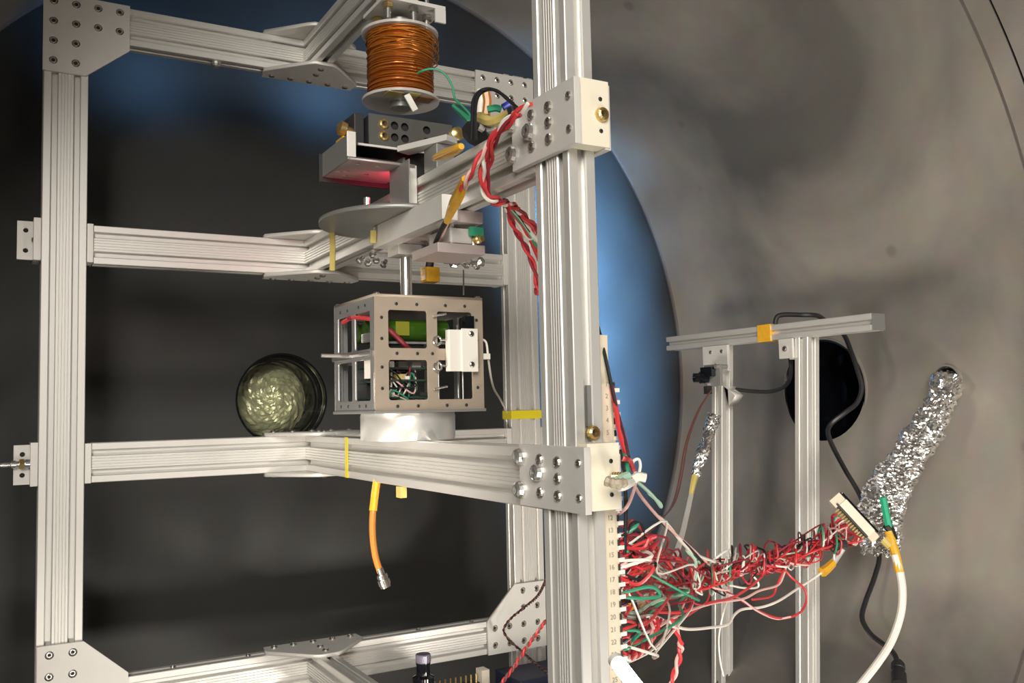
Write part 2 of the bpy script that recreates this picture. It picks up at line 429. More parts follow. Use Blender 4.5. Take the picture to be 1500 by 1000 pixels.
# corner gussets
def gusset(pts, bolts, y=.998, me=TIE):
    holes = [circ(a, b, .0040, 16) for a, b in bolts]
    g = mk('gusset_plate', shape2d(pts, holes, .004, XZ(y)), PLATE, FR)
    for a, b in bolts: bolt(g, (a, .9996, b), (0, -1, 0), me)
    return g
ox, oz = .0453, .4222
gusset([(ox, oz), (ox+.0798, oz), (ox+.0798, oz-.0475), (ox+.0395, oz-.0800), (ox, oz-.0800)],
       [(ox+.0093+.0203*i, oz-.0082-.0202*j) for i in range(4) for j in range(4) if i < 2 or j < 2])
ox = .6122
gusset([(ox, oz), (ox, oz-.0800), (ox-.0395, oz-.0800), (ox-.0836, oz-.0475), (ox-.0836, oz)],
       [(ox-.0120-.0203*i, oz-.0082-.0202*j) for i in range(4) for j in range(4) if i < 2 or j < 2])
oz = -.2968
gusset([(ox, oz), (ox, oz+.0795), (ox-.0440, oz+.0795), (ox-.0820, oz+.0395), (ox-.0820, oz)],
       [(ox-.0120-.0200*i, oz+.0103+.0202*j) for i in range(4) for j in range(4) if i < 2 or j < 2], me=BOLT)
ox = .0475
gusset([(ox, oz), (ox, oz+.0800), (ox+.0400, oz+.0800), (ox+.0805, oz+.0440), (ox+.0805, oz)],
       [(ox+.0105+.0203*i, oz+.0103+.0202*j) for i in range(4) for j in range(4) if i < 2 or j < 2], me=BOLT)
# tee plates above and below each junction of cross beam and long beam
def tee(z, up):
    pts = [(.2665, 1.0195), (.3715, 1.0195), (.3730, 1.0010), (.3360, .9600), (.3290, .9545), (.3090, .9545), (.3020, .9600), (.2650, 1.0010)]
    bl = [(.276, 1.010), (.297, 1.010), (.319, 1.010), (.341, 1.010), (.362, 1.010), (.319, .967), (.319, .985)]
    g = mk('tee_plate', shape2d(pts, [], .004, XY(z+(.0021 if up else -.0021))), PLATE, FR)
    for a, b in bl: bolt(g, (a, b, z+(.0041 if up else -.0041)), (0, 0, 1 if up else -1), BOLT)
for zc in (ZU, ZL, ZT, ZB):
    tee(zc+H/2, True); tee(zc-H/2, False)
# nuts along the top of the lowest beam and under the top one
for x in (.172, .248, .445, .515):
    bolt(FR, (x, 1.010, ZB+H/2), (0, 0, 1), BOLTS, 'tee_nut')
for x in (.215, .405, .46):
    bolt(FR, (x, 1.010, ZT-H/2), (0, 0, -1), BOLTB, 'tee_nut')
# carriages wrapped round the two back posts
for z in (ZU+.0018, ZL+.0005):
    c = mk('carriage_plate', B(.0397, .0462, .999, 1.031, z-.0205, z+.0212, bev=.0006), PLATE, FR)
    mk('carriage_plate', B(.0873, .0929, .9975, 1.031, z-.0203, z+.0187, bev=.0006), PLATE, FR)
    mk('carriage_plate', B(.0397, .0929, 1.0212, 1.031, z-.0203, z+.0187), PLATE, FR)
    tb = mk('carriage_tab', shape2d([(.0258, z-.0190), (.0397, z-.0190), (.0397, z+.0190), (.0258, z+.0190)],
            [circ(.0333, z-.0100, .0024, 14), circ(.0333, z+.0100, .0024, 14)], .005, XZ(1.0132)), PLATE, FR)
    bolt(tb, (.0397, 1.006, z), (-1, 0, 0), BOLTS)
    mk('carriage_plate', B(.5640, .5702, .9985, 1.031, z-.0205, z+.0187, bev=.0006), PLATE, FR)
    mk('carriage_plate', B(.6142, .6200, .9985, 1.031, z-.0205, z+.0187, bev=.0006), PLATE, FR)
# carriages on the front post: side plate with bolts, cream bearing block in front
def front_carriage(z, hz, kind):
    bl = [(.4540, z+.0102), (.4540, z-.0102), (.4770, z+.0100), (.4770, z), (.4770, z-.0105), (.4975, z+.0108), (.4975, z-.0100)]
    g = mk('side_plate', B(.3043, .3088, .4482, .5238, z-hz, z+hz, bev=.0005), PLATE, FR)
    for a, b in bl: bolt(g, (.3043, a, b), (-1, 0, 0), BOLT if a > .46 else BOLTS)
    if kind == 'l':
        for a, b in ((.5212, z+.0115), (.5212, z-.0095), (.4990, z+.0028)): bolt(g, (.3043, a, b), (-1, 0, 0), BOLTB)
    else:
        bolt(g, (.3043, .4990, z), (-1, 0, 0), BOLTB)
        for b in (z+.0115, z-.0095): bolt(g, (.3043, .5212, b), (-1, 0, 0), BOLTB)
    k = mk('bearing_block', B(.3092, .3325, .4520, .4632, z-hz+.0012, z+hz+.0018, bev=.0006), CREAM, FR)
    for b in (z+.0105, z-.0095): bolt(k, (.3260, .4520, b), (0, -1, 0), SCREW, 'screw')
    if kind == 'u': bolt(k, (.3262, .4520, z+.0006), (0, -1, 0), BOLTG)
    g2 = mk('side_plate', B(.3295, .3340, .4530, .5238, z-hz, z+hz, bev=.0005), PLATE, FR)
front_carriage(.1768, .0205, 'u'); front_carriage(-.0442, .0196, 'l')
bolt(FR, (.3212, .4640, -.0168), (0, -1, 0), BOLTG, 'bolt')
mk('slot_insert', B(.3186, .3215, .4642, .4665, -.013, .012), GREYM, FR)

# ------------------------------------------------------------------ the cube satellite and what carries it
SX, SY, SS = .319, .739, .098
z0, z1 = -.0032, .0908
PK = mk('support_ring', lathe(bmesh.new(), (SX, SY, -.0263), (0, 0, 1), [(0, 0), (0, .0402), (.0016, .0408), (.0205, .0408), (.0228, .0402), (.0228, 0)], 64), BRIGHT, smooth=True, loc=(SX, SY, -.0263))
PK.data.materials[0] = mat('turned_aluminium', (.80, .79, .76), .32, .6, .08, 60)
tag(PK, 'round turned aluminium puck under the cube satellite on the lower beam', 'support')
SAT = thing('cube_satellite', 'open-framed tan and silver cube satellite with green batteries standing on a round puck', 'satellite', (SX, SY, z0))
xa, xb, ya, yb = SX-SS/2, SX+SS/2, SY-SS/2, SY+SS/2
T = .0022
def panel(x0, x1, win, M, m, name, scr=None, d=None):
    g = mk(name, shape2d([(x0, z0+.002), (x1, z0+.002), (x1, z1), (x0, z1)], win, T, M), m, SAT)
    return g
W = [rrect(xa+.0118, xa+.0462, z0+.0105, z0+.0430, .0022), rrect(xa+.0118, xa+.0462, z0+.0525, z0+.0835, .0022),
     rrect(xa+.0552, xa+.0876, z0+.0105, z0+.0430, .0022), rrect(xa+.0552, xa+.0876, z0+.0525, z0+.0835, .0022)]
fp = panel(xa, xb, W, XZ(ya+T/2), TAN, 'face_panel')
for i, (a, b) in enumerate([(.006, .020), (.006, .037), (.006, .060), (.006, .077), (.092, .020), (.092, .037), (.092, .060), (.092, .077), (.019, .0055), (.037, .0055), (.063, .0055), (.081, .0055),
          (.019, .0885), (.037, .0885), (.063, .0885), (.081, .0885), (.019, .0482), (.037, .0482), (.0505, .0482)]):
    bolt(fp, (xa+a, ya, z0+b), (0, -1, 0), SCREW, 'screw')
panel(xa, xb, W, XZ(yb-T/2), SILVER, 'face_panel')
W2 = [rrect(ya+a, ya+b, c, d, .0022) for a, b in ((.010, .0455), (.0525, .088)) for c, d in ((z0+.0105, z0+.0440), (z0+.0525, z0+.0835))]
sp = panel(ya+.0025, yb-.0025, W2, YZ(xa+T/2), SILVER, 'face_panel')
for q in (.02, .035, .062, .08):
    for zz in (z0+.0062, z0+.0485, z0+.0885): bolt(sp, (xa, ya+q, zz), (-1, 0, 0), SCREW, 'screw')
panel(ya+.0025, yb-.0025, W2, YZ(xb-T/2), SILVER, 'face_panel')
mk('end_plate', B(xa-.0012, xb+.0012, ya-.0012, yb+.0012, z0, z0+.0024, bev=.0005), SILVER, SAT)
tp = mk('end_plate', shape2d([(xa, ya), (xb, ya), (xb, yb), (xa, yb)], [circ(SX, SY, .018, 24)]+[circ(SX+a, SY+b, .006) for a in (-.035, .035) for b in (-.035, .035)], T, XY(z1+T/2)), TAN, SAT)
for a in (xa+.003, xb-.003):
    for b in (ya+.003, yb-.003):
        bolt(tp, (a, b, z1+T), (0, 0, 1), BOLTS, 'screw')
        mk('corner_rail', B(a-.0028, a+.0028, b-.0028, b+.0028, z0+.0024, z1), SILVER, SAT)
mk('mid_shelf', B(xa+.003, xb-.003, ya+.004, yb-.004, z0+.0475, z0+.0490), GREYM, SAT)
# battery pack
for k, (dy, dz) in enumerate(((.024, .0690), (.046, .0690), (.068, .0690))):
    cbm = lathe(bmesh.new(), (xa+.009, ya+dy, z0+dz), (1, 0, 0), [(0, 0), (0, .0085), (.001, .0095), (.064, .0095), (.065, .0085), (.065, 0)], 24)
    mk('battery', cbm, GREENB, SAT, smooth=True)
mk('battery_strap', B(xa+.024, xa+.036, ya+.0133, ya+.0142, z0+.0640, z0+.0755), mat('olive_label', (.22, .22, .02), .35), SAT)
mk('support_bar', B(xa+.008, xb-.008, ya+.012, ya+.0145, z0+.0570, z0+.0588), SILVER, SAT)
mk('power_lead', tube([(xa+.0005, ya+.060, z0+.082), (xa+.006, ya+.020, z0+.078), (xa+.018, ya+.008, z0+.066), (xa+.034, ya+.009, z0+.052), (xa+.044, ya+.02, z0+.0505)], .0021), DREDW, SAT, smooth=True)
mk('power_lead', tube([(xa+.002, ya+.080, z0+.0800), (xa+.001, ya+.050, z0+.0815), (xa+.002, ya+.014, z0+.0770)], .0018), REDW, SAT, smooth=True)
# circuit boards with components
for k, zz in enumerate((.012, .026, .036)):
    pb = mk('circuit_board', B(xa+.012, xa+.056, ya+.012, yb-.012, z0+zz, z0+zz+.0016), PCB, SAT)
    for c in range(7):
        cx, cy = xa+.015+random.random()*.034, ya+.013+random.random()*.03
        mm = [BLACKM, WHITE, SILVER, KAPTONP, BRASS][c % 5]; s = .0018+random.random()*.003
        mk('component', B(cx-s, cx+s, cy-s*.8, cy+s*.8, z0+zz+.0016, z0+zz+.0035+random.random()*.004), mm, pb)
for k in range(16):
    q = [(xa+.014+random.random()*.03, ya+.008+random.random()*.02, z0+.008+random.random()*.032) for _ in range(4)]
    mk('jumper_wire', tube(q, .0007, n=5), [BLACKW, WHITEW, DREDW, GREENW, BLACKW, PINKW, BLACKW][k % 7], SAT, smooth=True)
mk('inner_case', B(xa+.014, xa+.050, ya+.055, yb-.02, z0+.004, z0+.046), BLACKM, SAT)
mk('white_module', B(xa+.0035, xa+.009, ya+.018, ya+.033, z0+.029, z0+.044), WHITE, SAT)
mk('foil_flap', B(xa+.0035, xa+.008, ya+.018, ya+.040, z0+.0590, z0+.0665, bev=.001), BRIGHT, SAT)
# white terminal block on the face, its hooks, clip and rods
tbk = mk('terminal_block', B(xa+.0622, xa+.0875, ya-.0075, ya-.0004, z0+.0335, z0+.0680, bev=.0008), WHITE, SAT)
mk('ridge', B(xa+.0735, xa+.0885, ya-.0088, ya-.0070, z0+.0330, z0+.0690, bev=.0006), WHITE, tbk)
for zz in (.0390, .0645): bolt(tbk, (xa+.0822, ya-.0088, z0+zz), (0, -1, 0), BOLTS, 'screw')
mk('clip', B(xa+.0785, xa+.0870, ya-.0060, ya+.001, z0+.0690, z0+.0800, bev=.001), GLOSSBLACK, SAT)
for zz in (.0375, .0590):
    mk('hook', tube([(xa+.0640, ya-.004, z0+zz), (xa+.0570, ya-.004, z0+zz+.0005)]+[(xa+.0535+.0035*math.cos(t), ya-.0035, z0+zz+.0035*math.sin(t)) for t in [i*.6 for i in range(11)]], .0008), BRIGHT, SAT, smooth=True)
for zz in (.0190, .0790):
    mk('standoff', cyl(bmesh.new(), (xa+.0500, ya-.0035, z0+zz), (xa+.0620, ya-.0035, z0+zz+.002), .0009, n=8), BRIGHT, SAT)
for xx in (.0575, .0800): mk('tie_rod', cyl(bmesh.new(), (xa+xx, ya+.004, z0+.003), (xa+xx, ya+.004, z0+.050), .0007, n=8), SILVER, SAT)
mk('side_rod', cyl(bmesh.new(), (xa+.001, SY-.006, z0+.0480), (xa-.0300, SY-.006, z0+.0485), .0017, n=10), BRIGHT, SAT)
mk('side_rail', B(xa-.0030, xa, ya+.002, yb-.002, z0+.0460, z0+.0505, bev=.0006), BRIGHT, SAT)
mk('side_plug', B(xb, xb+.0080, ya+.002, ya+.008, z0+.0440, z0+.0490, bev=.0006), WHITE, SAT)
o = mk('white_lead', tube([(xb+.001, ya+.006, z0+.0620), (xb+.0060, ya+.006, z0+.0590), (xb+.0075, ya+.006, z0+.0500), (xb+.0080, ya+.006, z0+.0440), (0.3933,0.7205,0.0188), (0.4383,0.7882,0.0072), (0.5430,0.9604,-0.0068)], .0010), WHITEW, loc=(xb, ya, z0+.05), smooth=True)
tag(o, 'thin white lead from the cube satellite to the yellow taped post', 'wire')

# rod and stage the satellite hangs from
ST = thing('suspension_stage', 'round plate, clamp block and steel rod hung under the upper beam above the satellite', 'stage', (SX, SY, z1+T))
rd = mk('rod', cyl(bmesh.new(), (SX, SY, z1+.0023), (SX, SY, .1515), .0052, n=24), BRIGHT, ST, smooth=True)
mk('rod_flange', lathe(bmesh.new(), (SX, SY, z1+.0023), (0, 0, 1), [(0, 0), (0, .013), (.003, .013), (.003, .0055)], 28), BRIGHT, ST, smooth=True)
half = [(SX-.0107, SY+.0725), (SX-.0107, SY-.0725)]+[(SX-.0107-.0635*math.cos(t)+0, SY-.0725*math.sin(t)) for t in [math.radians(a) for a in range(84, -85, -6)]]
disc = mk('round_plate', shape2d(half, [], .0036, XY(.1622)), BRIGHT, ST); disc.data.materials[0] = GREYM
mk('clamp_block', B(SX-.0240, SX-.0108, SY-.125, SY+.0160, .1410, .1602, bev=.0008), PLATE, ST)
mk('clamp_block', B(SX-.0098, SX+.0165, SY-.1140, SY-.0130, .1425, .1518, bev=.0008), PINKM, ST)
mk('collar', B(SX-.0120, SX+.0100, SY-.012, SY+.012, .1330, .1425, bev=.0008), PLATE, ST)
lp = mk('lower_plate', B(SX-.0205, SX+.0205, SY-.1090, SY-.0600, .1190, .1265, bev=.0006), PINKM, ST)
for a, b in ((-.006, -.104), (.013, -.104), (.013, -.066), (-.006, -.066)): mk('spacer', cyl(bmesh.new(), (SX+a, SY+b, .1265), (SX+a, SY+b, .1430), .0022, n=10), BRIGHT, ST)
mk('bracket', B(SX-.0260, SX-.0105, SY-.0500, SY-.0340, .1640, .2010, bev=.0006), PLATE, ST)
mk('bracket', B(SX-.0265, SX-.0255, SY-.0700, SY-.0300, .1642, .2000), GREYM, ST)
for a, b in ((-.040, -.012), (-.031, .010)): mk('standoff', cyl(bmesh.new(), (SX+a, SY+b, .1640), (SX+a, SY+b, .1790), .0030, n=12), BRASS if b > 0 else BRIGHT, ST, smooth=True)
mk('sensor_module', B(SX-.010, SX+.010, SY-.1080, SY-.0700, .1270, .1390, bev=.002), HAZE, ST)
mk('green_pad', B(SX+.0060, SX+.0180, SY-.1120, SY-.1090, .1330, .1400), GREENW, ST)
mk('brass_plug', lathe(bmesh.new(), (SX+.0125, SY-.108, .1305), (.3, -1, 0), [(0, 0), (0, .0032), (.004, .0036), (.005, .0024), (.008, .0024), (.008, 0)], 14), BRASS, ST, smooth=True)

# fittings, nuts and wires clamped under the stage
hw = thing('clamp_hardware', 'cluster of shiny wing nuts and terminals under the round plate beside the rod', 'hardware', (0.3501,0.7132,0.1298))
for u, (p, r) in enumerate((((0.3355,0.7099,0.1320), .0035), ((0.3432,0.7058,0.1283), .0042), ((0.3488,0.7028,0.1246), .0045), ((0.3625,0.7064,0.1259), .0040), ((0.3707,0.7018,0.1245), .0042), ((0.3333,0.7102,0.1437), .0030), ((0.3283,0.7135,0.1380), .0032))):
    bm = bmesh.new(); p = Vector(p); d = Vector((random.uniform(-1, 1), -1, random.uniform(-.8, .8)))
    lathe(bm, p, d, [(-.004, 0), (-.004, r), (-.001, r), (0, r*.6), (.003, r*.6), (.0035, r*.9), (.006, r*.8), (.006, 0)], 6)
    w1, _ = frame_of(d)
    cyl(bm, p-w1*r*1.7, p+w1*r*1.7, r*.45, r*.3, 8)
    mk('wing_nut', bm, BRIGHT, hw)
for k, p in enumerate(((0.3033,0.8087,0.1395), (0.3094,0.8053,0.1374), (0.3160,0.8013,0.1398), (0.3227,0.7978,0.1358), (0.3132,0.8025,0.1450))):
    bm = lathe(bmesh.new(), p, (random.uniform(-.5, .5), -1, .4), [(-.003, 0), (-.003, .0034), (0, .0034), (.001, .002), (.005, .002), (.005, 0)], 6)
    tag(mk('hex_nut', bm, BRIGHT, loc=p), ['leftmost small steel nut under the round plate left of the rod', 'second small steel nut from the left beside the rod', 'middle one of the five small steel nuts left of the rod', 'small steel nut nearest the rod on its left', 'topmost of the five small steel nuts left of the rod'][k], 'nut', 'nuts left of the rod')
o = mk('taped_fitting', tube([(0.3267,0.7086,0.1383), (0.3284,0.7086,0.1266), (0.3275,0.7099,0.1162)], .0035), DARK, loc=(0.3275,0.7099,0.1162), smooth=True)
tag(o, 'dark fitting with amber tape hanging beside the steel rod', 'fitting')
mk('tape_wrap', B(*[c for p in zip([q-.0065 for q in (0.3286,0.7096,0.1133)], [q+.0065 for q in (0.3286,0.7096,0.1133)]) for c in p], bev=.002), KAPTON, o)
o = mk('thin_cord', tube([(0.3600,0.7084,0.1195), (0.3604,0.7099,0.0976)], .0007), GREYM, loc=(0.3604,0.7099,0.0976)); tag(o, 'thin grey cord hanging straight from the stage to the satellite', 'cord')
# amber tapes under the round plate
o = mk('tape_strip', tube([(0.2704,0.7966,0.1651), (0.2722,0.7964,0.1552), (0.2759,0.8079,0.1289)], .0028, n=6), KAPTONP, loc=(0.2737,0.8032,0.1313)); tag(o, 'pale amber tape strip hanging from the left rim of the round plate', 'tape')
o = mk('tape_strip', tube([(0.2915,0.7448,0.1550), (0.2912,0.7459,0.1443)], .0028, n=6), KAPTONP, loc=(0.2912,0.7459,0.1443)); tag(o, 'short amber tape strip under the middle of the round plate', 'tape')

# ------------------------------------------------------------------ instruments above the stage
TR = thing('sensor_tray', 'pinkish sheet-metal tray with drilled holes lit red at one end', 'tray', (.275, .715, .199))
tx0, tx1, ty0, ty1, tz = .2500, .3060, .6870, .7500, .2000
fl = mk('tray_floor', shape2d([(tx0, ty0), (tx1, ty0), (tx1, ty1), (tx0, ty1)],
        [circ(tx0+a, ty0+b, .0026, 14) for a, b in ((.0105, .011), (.0105, .037), (.0135, .050), (.0275, .011), (.0285, .040), (.0045, .040))], .002, XY(tz)), PINKM, TR)
mk('tray_side', B(tx0-.0020, tx0, ty0, ty1, tz-.001, tz+.0195, bev=.0004), GREYM, TR)
mk('tray_lip', B(tx0-.0030, tx0+.0045, ty0-.0015, ty0, tz+.001, tz+.0215, bev=.0006), PLATE, TR)
mk('end_cap', B(tx0-.0050, tx1+.004, ty1, ty1+.0020, tz-.0050, tz+.0190), RUBBER, TR)
mk('tray_side', B(tx1-.002, tx1, ty0+.02, ty1, tz+.001, tz+.0120), PINKM, TR)
mk('hole_shade_sheet', B(tx0+.001, tx1-.003, ty0+.001, ty1-.001, tz+.0011, tz+.0022), RUBBER, TR)  # black sheet added behind the drilled holes to darken them
led = mk('indicator_lamp', lathe(bmesh.new(), (.3035, .7060, .1915), (-.6, 0, 1), [(-.003, 0), (-.003, .002), (.002, .002), (.0035, .001), (.0037, 0)], 12), REDLED, TR, smooth=True)
BX = thing('drilled_box', 'black drilled metal box beneath the copper wire spool', 'box', (.305, .72, .2145))
bx0, bx1, by0, by1, bz0, bz1 = .2700, .3460, .6980, .7400, .2165, .2425
hol = [circ(bx0+a, z, .0036, 16) for a in (.0130, .0228, .0320, .0520) for z in (bz0+.0085, bz0+.0185)]
face = mk('face_plate', shape2d([(bx0, bz0), (bx1, bz0), (bx1, bz1), (bx0, bz1)], hol, .0016, XZ(by0)), GREYM, BX)
face.data.materials[0] = mat('smoked_plate', (.13, .13, .12), .45, .5)
mk('box_body', B(bx0+.0008, bx1-.0008, by0+.003, by1, bz0+.0008, bz1-.0008), RUBBER, BX)
mk('side_plate', B(bx0-.0090, bx0-.0004, by0+.0090, by1-.006, bz0+.001, bz1+.002, bev=.001), BLACKM, BX)
for z in (bz0+.0085, bz0+.0185): bolt(face, (bx0+.0130, by0+.0006, z), (0, -1, 0), BOLTG)
mk('edge_strip', B(bx0-.0095, bx1, by0-.0012, by0+.0006, bz0-.0018, bz0), PLATE, BX)
for p, dd in (((bx0-.014, .712, .2300), (-1, 0, .3)), ((bx1+.004, .7000, .2350), (0, -1, 0))):
    mk('brass_knob', lathe(bmesh.new(), p, dd, [(-.006, 0), (-.006, .004), (0, .004), (.001, .006), (.006, .006), (.008, .003), (.008, 0)], 18), BRASS, BX, smooth=True)
mk('tape_wrap', B(bx0-.020, bx0-.0095, .704, .722, .2190, .2230, bev=.001), KAPTON, BX)
mk('mount_bar', B(bx0+.040, bx0+.062, .705, .7350, .1930, .2160), BLACKM, BX)
# flat bars and taped block lying over the upper beam
_a, _b = Vector((0.2996,0.6969,0.2120)), Vector((0.3217,0.6492,0.2120)); _d = (_b-_a).normalized(); _n = Vector((-_d.y, _d.x, 0))
bm = box(bmesh.new(), 0, (_b-_a).length, -.0070, .0070, 0, .0050, bev=.0006)
bmesh.ops.transform(bm, matrix=Matrix.Translation(_a) @ Matrix((_d, _n, Vector((0, 0, 1)))).transposed().to_4x4(), verts=bm.verts)
o = mk('flat_bar', bm, PLATE, loc=(.31, .68, .212)); tag(o, 'short flat aluminium bar over the upper beam behind the tray', 'bar')
mk('bar_foot', B(.3110, .3270, .6560, .6800, .1918, .2119, bev=.001), GREYM, o)
o = mk('taped_lead', tube([(0.2943,0.6248,0.1894), (0.2928,0.6027,0.1869), (0.2910,0.5808,0.1846), (0.2899,0.5700,0.1841)], lambda t: .0022+.0016*math.sin(PI*t)**.5, n=12), KAPTON, loc=(0.2920,0.6033,0.1859), smooth=True)
tag(o, 'amber taped lead lying along the upper beam edge', 'lead')
# copper spool
SPX, SPY = .3165, .7390
SP = thing('wire_spool', 'copper wire wound spool with clear flanges hanging below the top beam', 'spool', (SPX, SPY, .2700))
bm = lathe(bmesh.new(), (SPX, SPY, .2735), (0, 0, 1), [(i*.0575/120, .0272+.0006*math.sin(i*PI*.9)+.0009*noise.noise(Vector((i*.31, 0, 0)))+(.0008 if i < 100 else .0018)) for i in range(121)], 48)
mk('winding', bm, COPPER, SP, smooth=True, angle=80)
for zc, th in ((.2715, .0022), (.3315, .0022)):
    mk('flange', lathe(bmesh.new(), (SPX, SPY, zc-th/2), (0, 0, 1), [(0, .010), (0, .0338), (th, .0342), (th, .010)], 48), HAZE, SP, smooth=True)
mk('core', cyl(bmesh.new(), (SPX, SPY, .2650), (SPX, SPY, .345), .0095, n=20), GREYM, SP, smooth=True)
for k in range(12):
    r = .0284+random.random()*.0018; zz = .308+random.random()*.020; ph = random.random()*6
    pts = []
    for i in range(15):
        t = 2*PI*i/14+ph
        bulge = .0075*max(0, math.cos(t-.25))**4*(1 if k < 7 else .15)
        pts.append((SPX+(r+bulge)*math.cos(t), SPY+(r+bulge)*math.sin(t), min(zz, .3280)+.0022*math.sin(t*2+k)))
    mk('loose_turn', tube(pts, .00055, 4, 5), COPPERL, SP, smooth=True)
for k in range(26):
    r = .0285+random.random()*.0008; zz = .2755+k*.0019; tl = random.uniform(-.0012, .0012)
    pts = [(SPX+r*math.cos(t), SPY+r*math.sin(t), zz+tl*math.sin(t+k)) for t in [2*PI*i/14 for i in range(15)]]
    mk('loose_turn', tube(pts, .00042, 4, 5), COPPERL if k % 3 == 0 else COPPER, SP, smooth=True)
bm = B(-.0028, .0028, -.0006, .0006, -.0075, .0075)
bmesh.ops.transform(bm, matrix=Matrix.Translation((0.3141,0.7115,0.2621)) @ Matrix.Rotation(math.radians(-32), 4, 'Y'), verts=bm.verts)
mk('paper_tag', bm, WHITE, SP)
for a, b, c, d in ((-.022, -.008, -.026, -.012), (-.004, .006, -.029, -.015), (.008, .022, -.024, -.010)):
    mk('tape_patch', B(SPX+a, SPX+c if False else SPX+b, SPY+c, SPY+d, .2698, .2705), ORANGE if a > 0 else KAPTONP, SP)
# hanger between spool and top beam
HG = thing('spool_hanger', 'aluminium hanger plate with threaded studs above the copper spool', 'hanger', (SPX, SPY, .345))
mk('hanger_plate', B(SPX-.026, SPX+.0320, SPY-.028, SPY+.022, .3500, .3535, bev=.0006), PLATE, HG)
mk('hanger_plate', B(SPX+.0220, SPX+.0320, SPY-.028, SPY-.026, .3380, .3500), PLATE, HG)
for a, b in ((-.019, -.020), (.004, -.022), (.022, -.010), (-.015, .014)):
    mk('stud', cyl(bmesh.new(), (SPX+a, SPY+b, .3360), (SPX+a, SPY+b, .3815), .0021, n=10), BRIGHT, HG)
    mk('nut', cyl(bmesh.new(), (SPX+a, SPY+b, .3455), (SPX+a, SPY+b, .3495), .0045, n=6), BRASS if a < 0 else STEEL, HG)
    mk('nut', cyl(bmesh.new(), (SPX+a, SPY+b, .3540), (SPX+a, SPY+b, .3585), .0045, n=6), KAPTONP if a < .01 else BRIGHT, HG)
mk('upper_plate', B(SPX-.026, SPX+.026, SPY-.030, SPY+.022, .3700, .3740, bev=.0006), BLACKM, HG)
o = mk('green_lead', tube([(0.3198,0.7177,0.2879), (0.3218,0.7049,0.2888), (0.3299,0.7001,0.2903), (0.3381,0.6957,0.2866), (0.3444,0.6930,0.2759), (0.3471,0.6924,0.2642), (0.3493,0.6805,0.2532), (0.3499,0.6695,0.2418), (0.3436,0.6626,0.2286)], .0010), GREENW, loc=(0.3330,0.6985,0.2891), smooth=True)
tag(o, 'thin green lead curling off the copper spool', 'wire')
for k, pts in enumerate(([(0.3002,0.5750,0.1912), (0.3053,0.5820,0.2114), (0.3102,0.5896,0.2256), (0.3186,0.5955,0.2360), (0.3257,0.5912,0.2378), (0.3285,0.5787,0.2302), (0.3261,0.5581,0.2164)],
                         [(0.3032,0.5733,0.1911), (0.3070,0.5808,0.2138), (0.3132,0.5876,0.2286), (0.3277,0.6014,0.2403), (0.3301,0.5888,0.2362), (0.3276,0.5683,0.2227), (0.3237,0.5484,0.2102)])):
    o = mk('looped_lead', tube(pts, .0013), BLACKW, loc=pts[0], smooth=True); tag(o, ['outer and taller black lead looping up behind the upper side plate', 'inner black lead looping over the white plug behind the upper side plate'][k], 'wire', 'black looped leads')
# taped connectors tangled behind the upper plate
cl = thing('taped_connectors', 'small bundle of taped blue and white plugs behind the upper side plate', 'connectors', (0.3458,0.6157,0.2214))
mk('plug', cyl(bmesh.new(), (0.3396,0.5958,0.2255), (0.3441,0.5930,0.2285), .0042, n=12), BLUEP, cl, smooth=True)
mk('plug', cyl(bmesh.new(), (0.3529,0.6547,0.2610), (0.3527,0.6563,0.2419), .0050, n=12), WHITE, cl, smooth=True)
mk('tape_wrap', tube([(0.3465,0.6360,0.2519), (0.3475,0.6360,0.2442), (0.3467,0.6372,0.2343)], .0035), ORANGE, cl, smooth=True)
mk('tape_wrap', tube([(0.3286,0.6139,0.2228), (0.3317,0.6011,0.2164), (0.3349,0.5877,0.2162), (0.3352,0.5759,0.2164)], .0042), KAPTONP, cl, smooth=True)
mk('plug', tube([(0.3287,0.6144,0.2165), (0.3342,0.6115,0.2133), (0.3363,0.5989,0.2111)], .0038), HAZE, cl, smooth=True)
mk('plug', tube([(0.3335,0.6106,0.2290), (0.3390,0.6074,0.2299), (0.3427,0.6053,0.2288)], .0028), GREENW, cl, smooth=True)
mk('tape_wrap', tube([(0.3253,0.5588,0.2135), (0.3263,0.5587,0.2076), (0.3278,0.5694,0.2069)], .0042), BLACKW, cl, smooth=True)
mk('dark_pouch', tube([(0.3365,0.6441,0.2226), (0.3367,0.6331,0.2140), (0.3390,0.6204,0.2120), (0.3388,0.6089,0.2121)], .0085), RUBBER, cl, smooth=True)
mk('green_tape', tube([(0.3500,0.7025,0.2617), (0.3519,0.6906,0.2524), (0.3500,0.6697,0.2384)], lambda t: .0018+.0020*t), GREENW, cl, smooth=True)

# ------------------------------------------------------------------ twisted wires on the frame
def pair(name, label, pts, r, m1, m2, tpm=90, cat='wire', group=None, parent=None):
    a, b = twist(pts, r, tpm)
    if parent is None: rt = thing(name, label, cat, pts[0], group)
    else: rt = parent
    mk('strand', sweep(bmesh.new(), a, r, 6), m1, rt, smooth=True)
    mk('strand', sweep(bmesh.new(), b, r, 6), m2, rt, smooth=True)
    return rt
cab = pair('twisted_wires', 'red and white twisted wires draped from the upper side plate down behind the front post',
     [(0.2854,0.4686,0.1834), (0.2839,0.4811,0.1809), (0.2830,0.4934,0.1791), (0.2827,0.5054,0.1749), (0.2826,0.5174,0.1705), (0.2848,0.5285,0.1607), (0.2889,0.5386,0.1506), (0.2961,0.5465,0.1445), (0.3058,0.5527,0.1420), (0.3222,0.5661,0.1453), (0.3390,0.5796,0.1455), (0.3554,0.5936,0.1413), (0.3661,0.5998,0.1311), (0.3753,0.6073,0.1169)], .0014, REDW, WHITEW, 34)
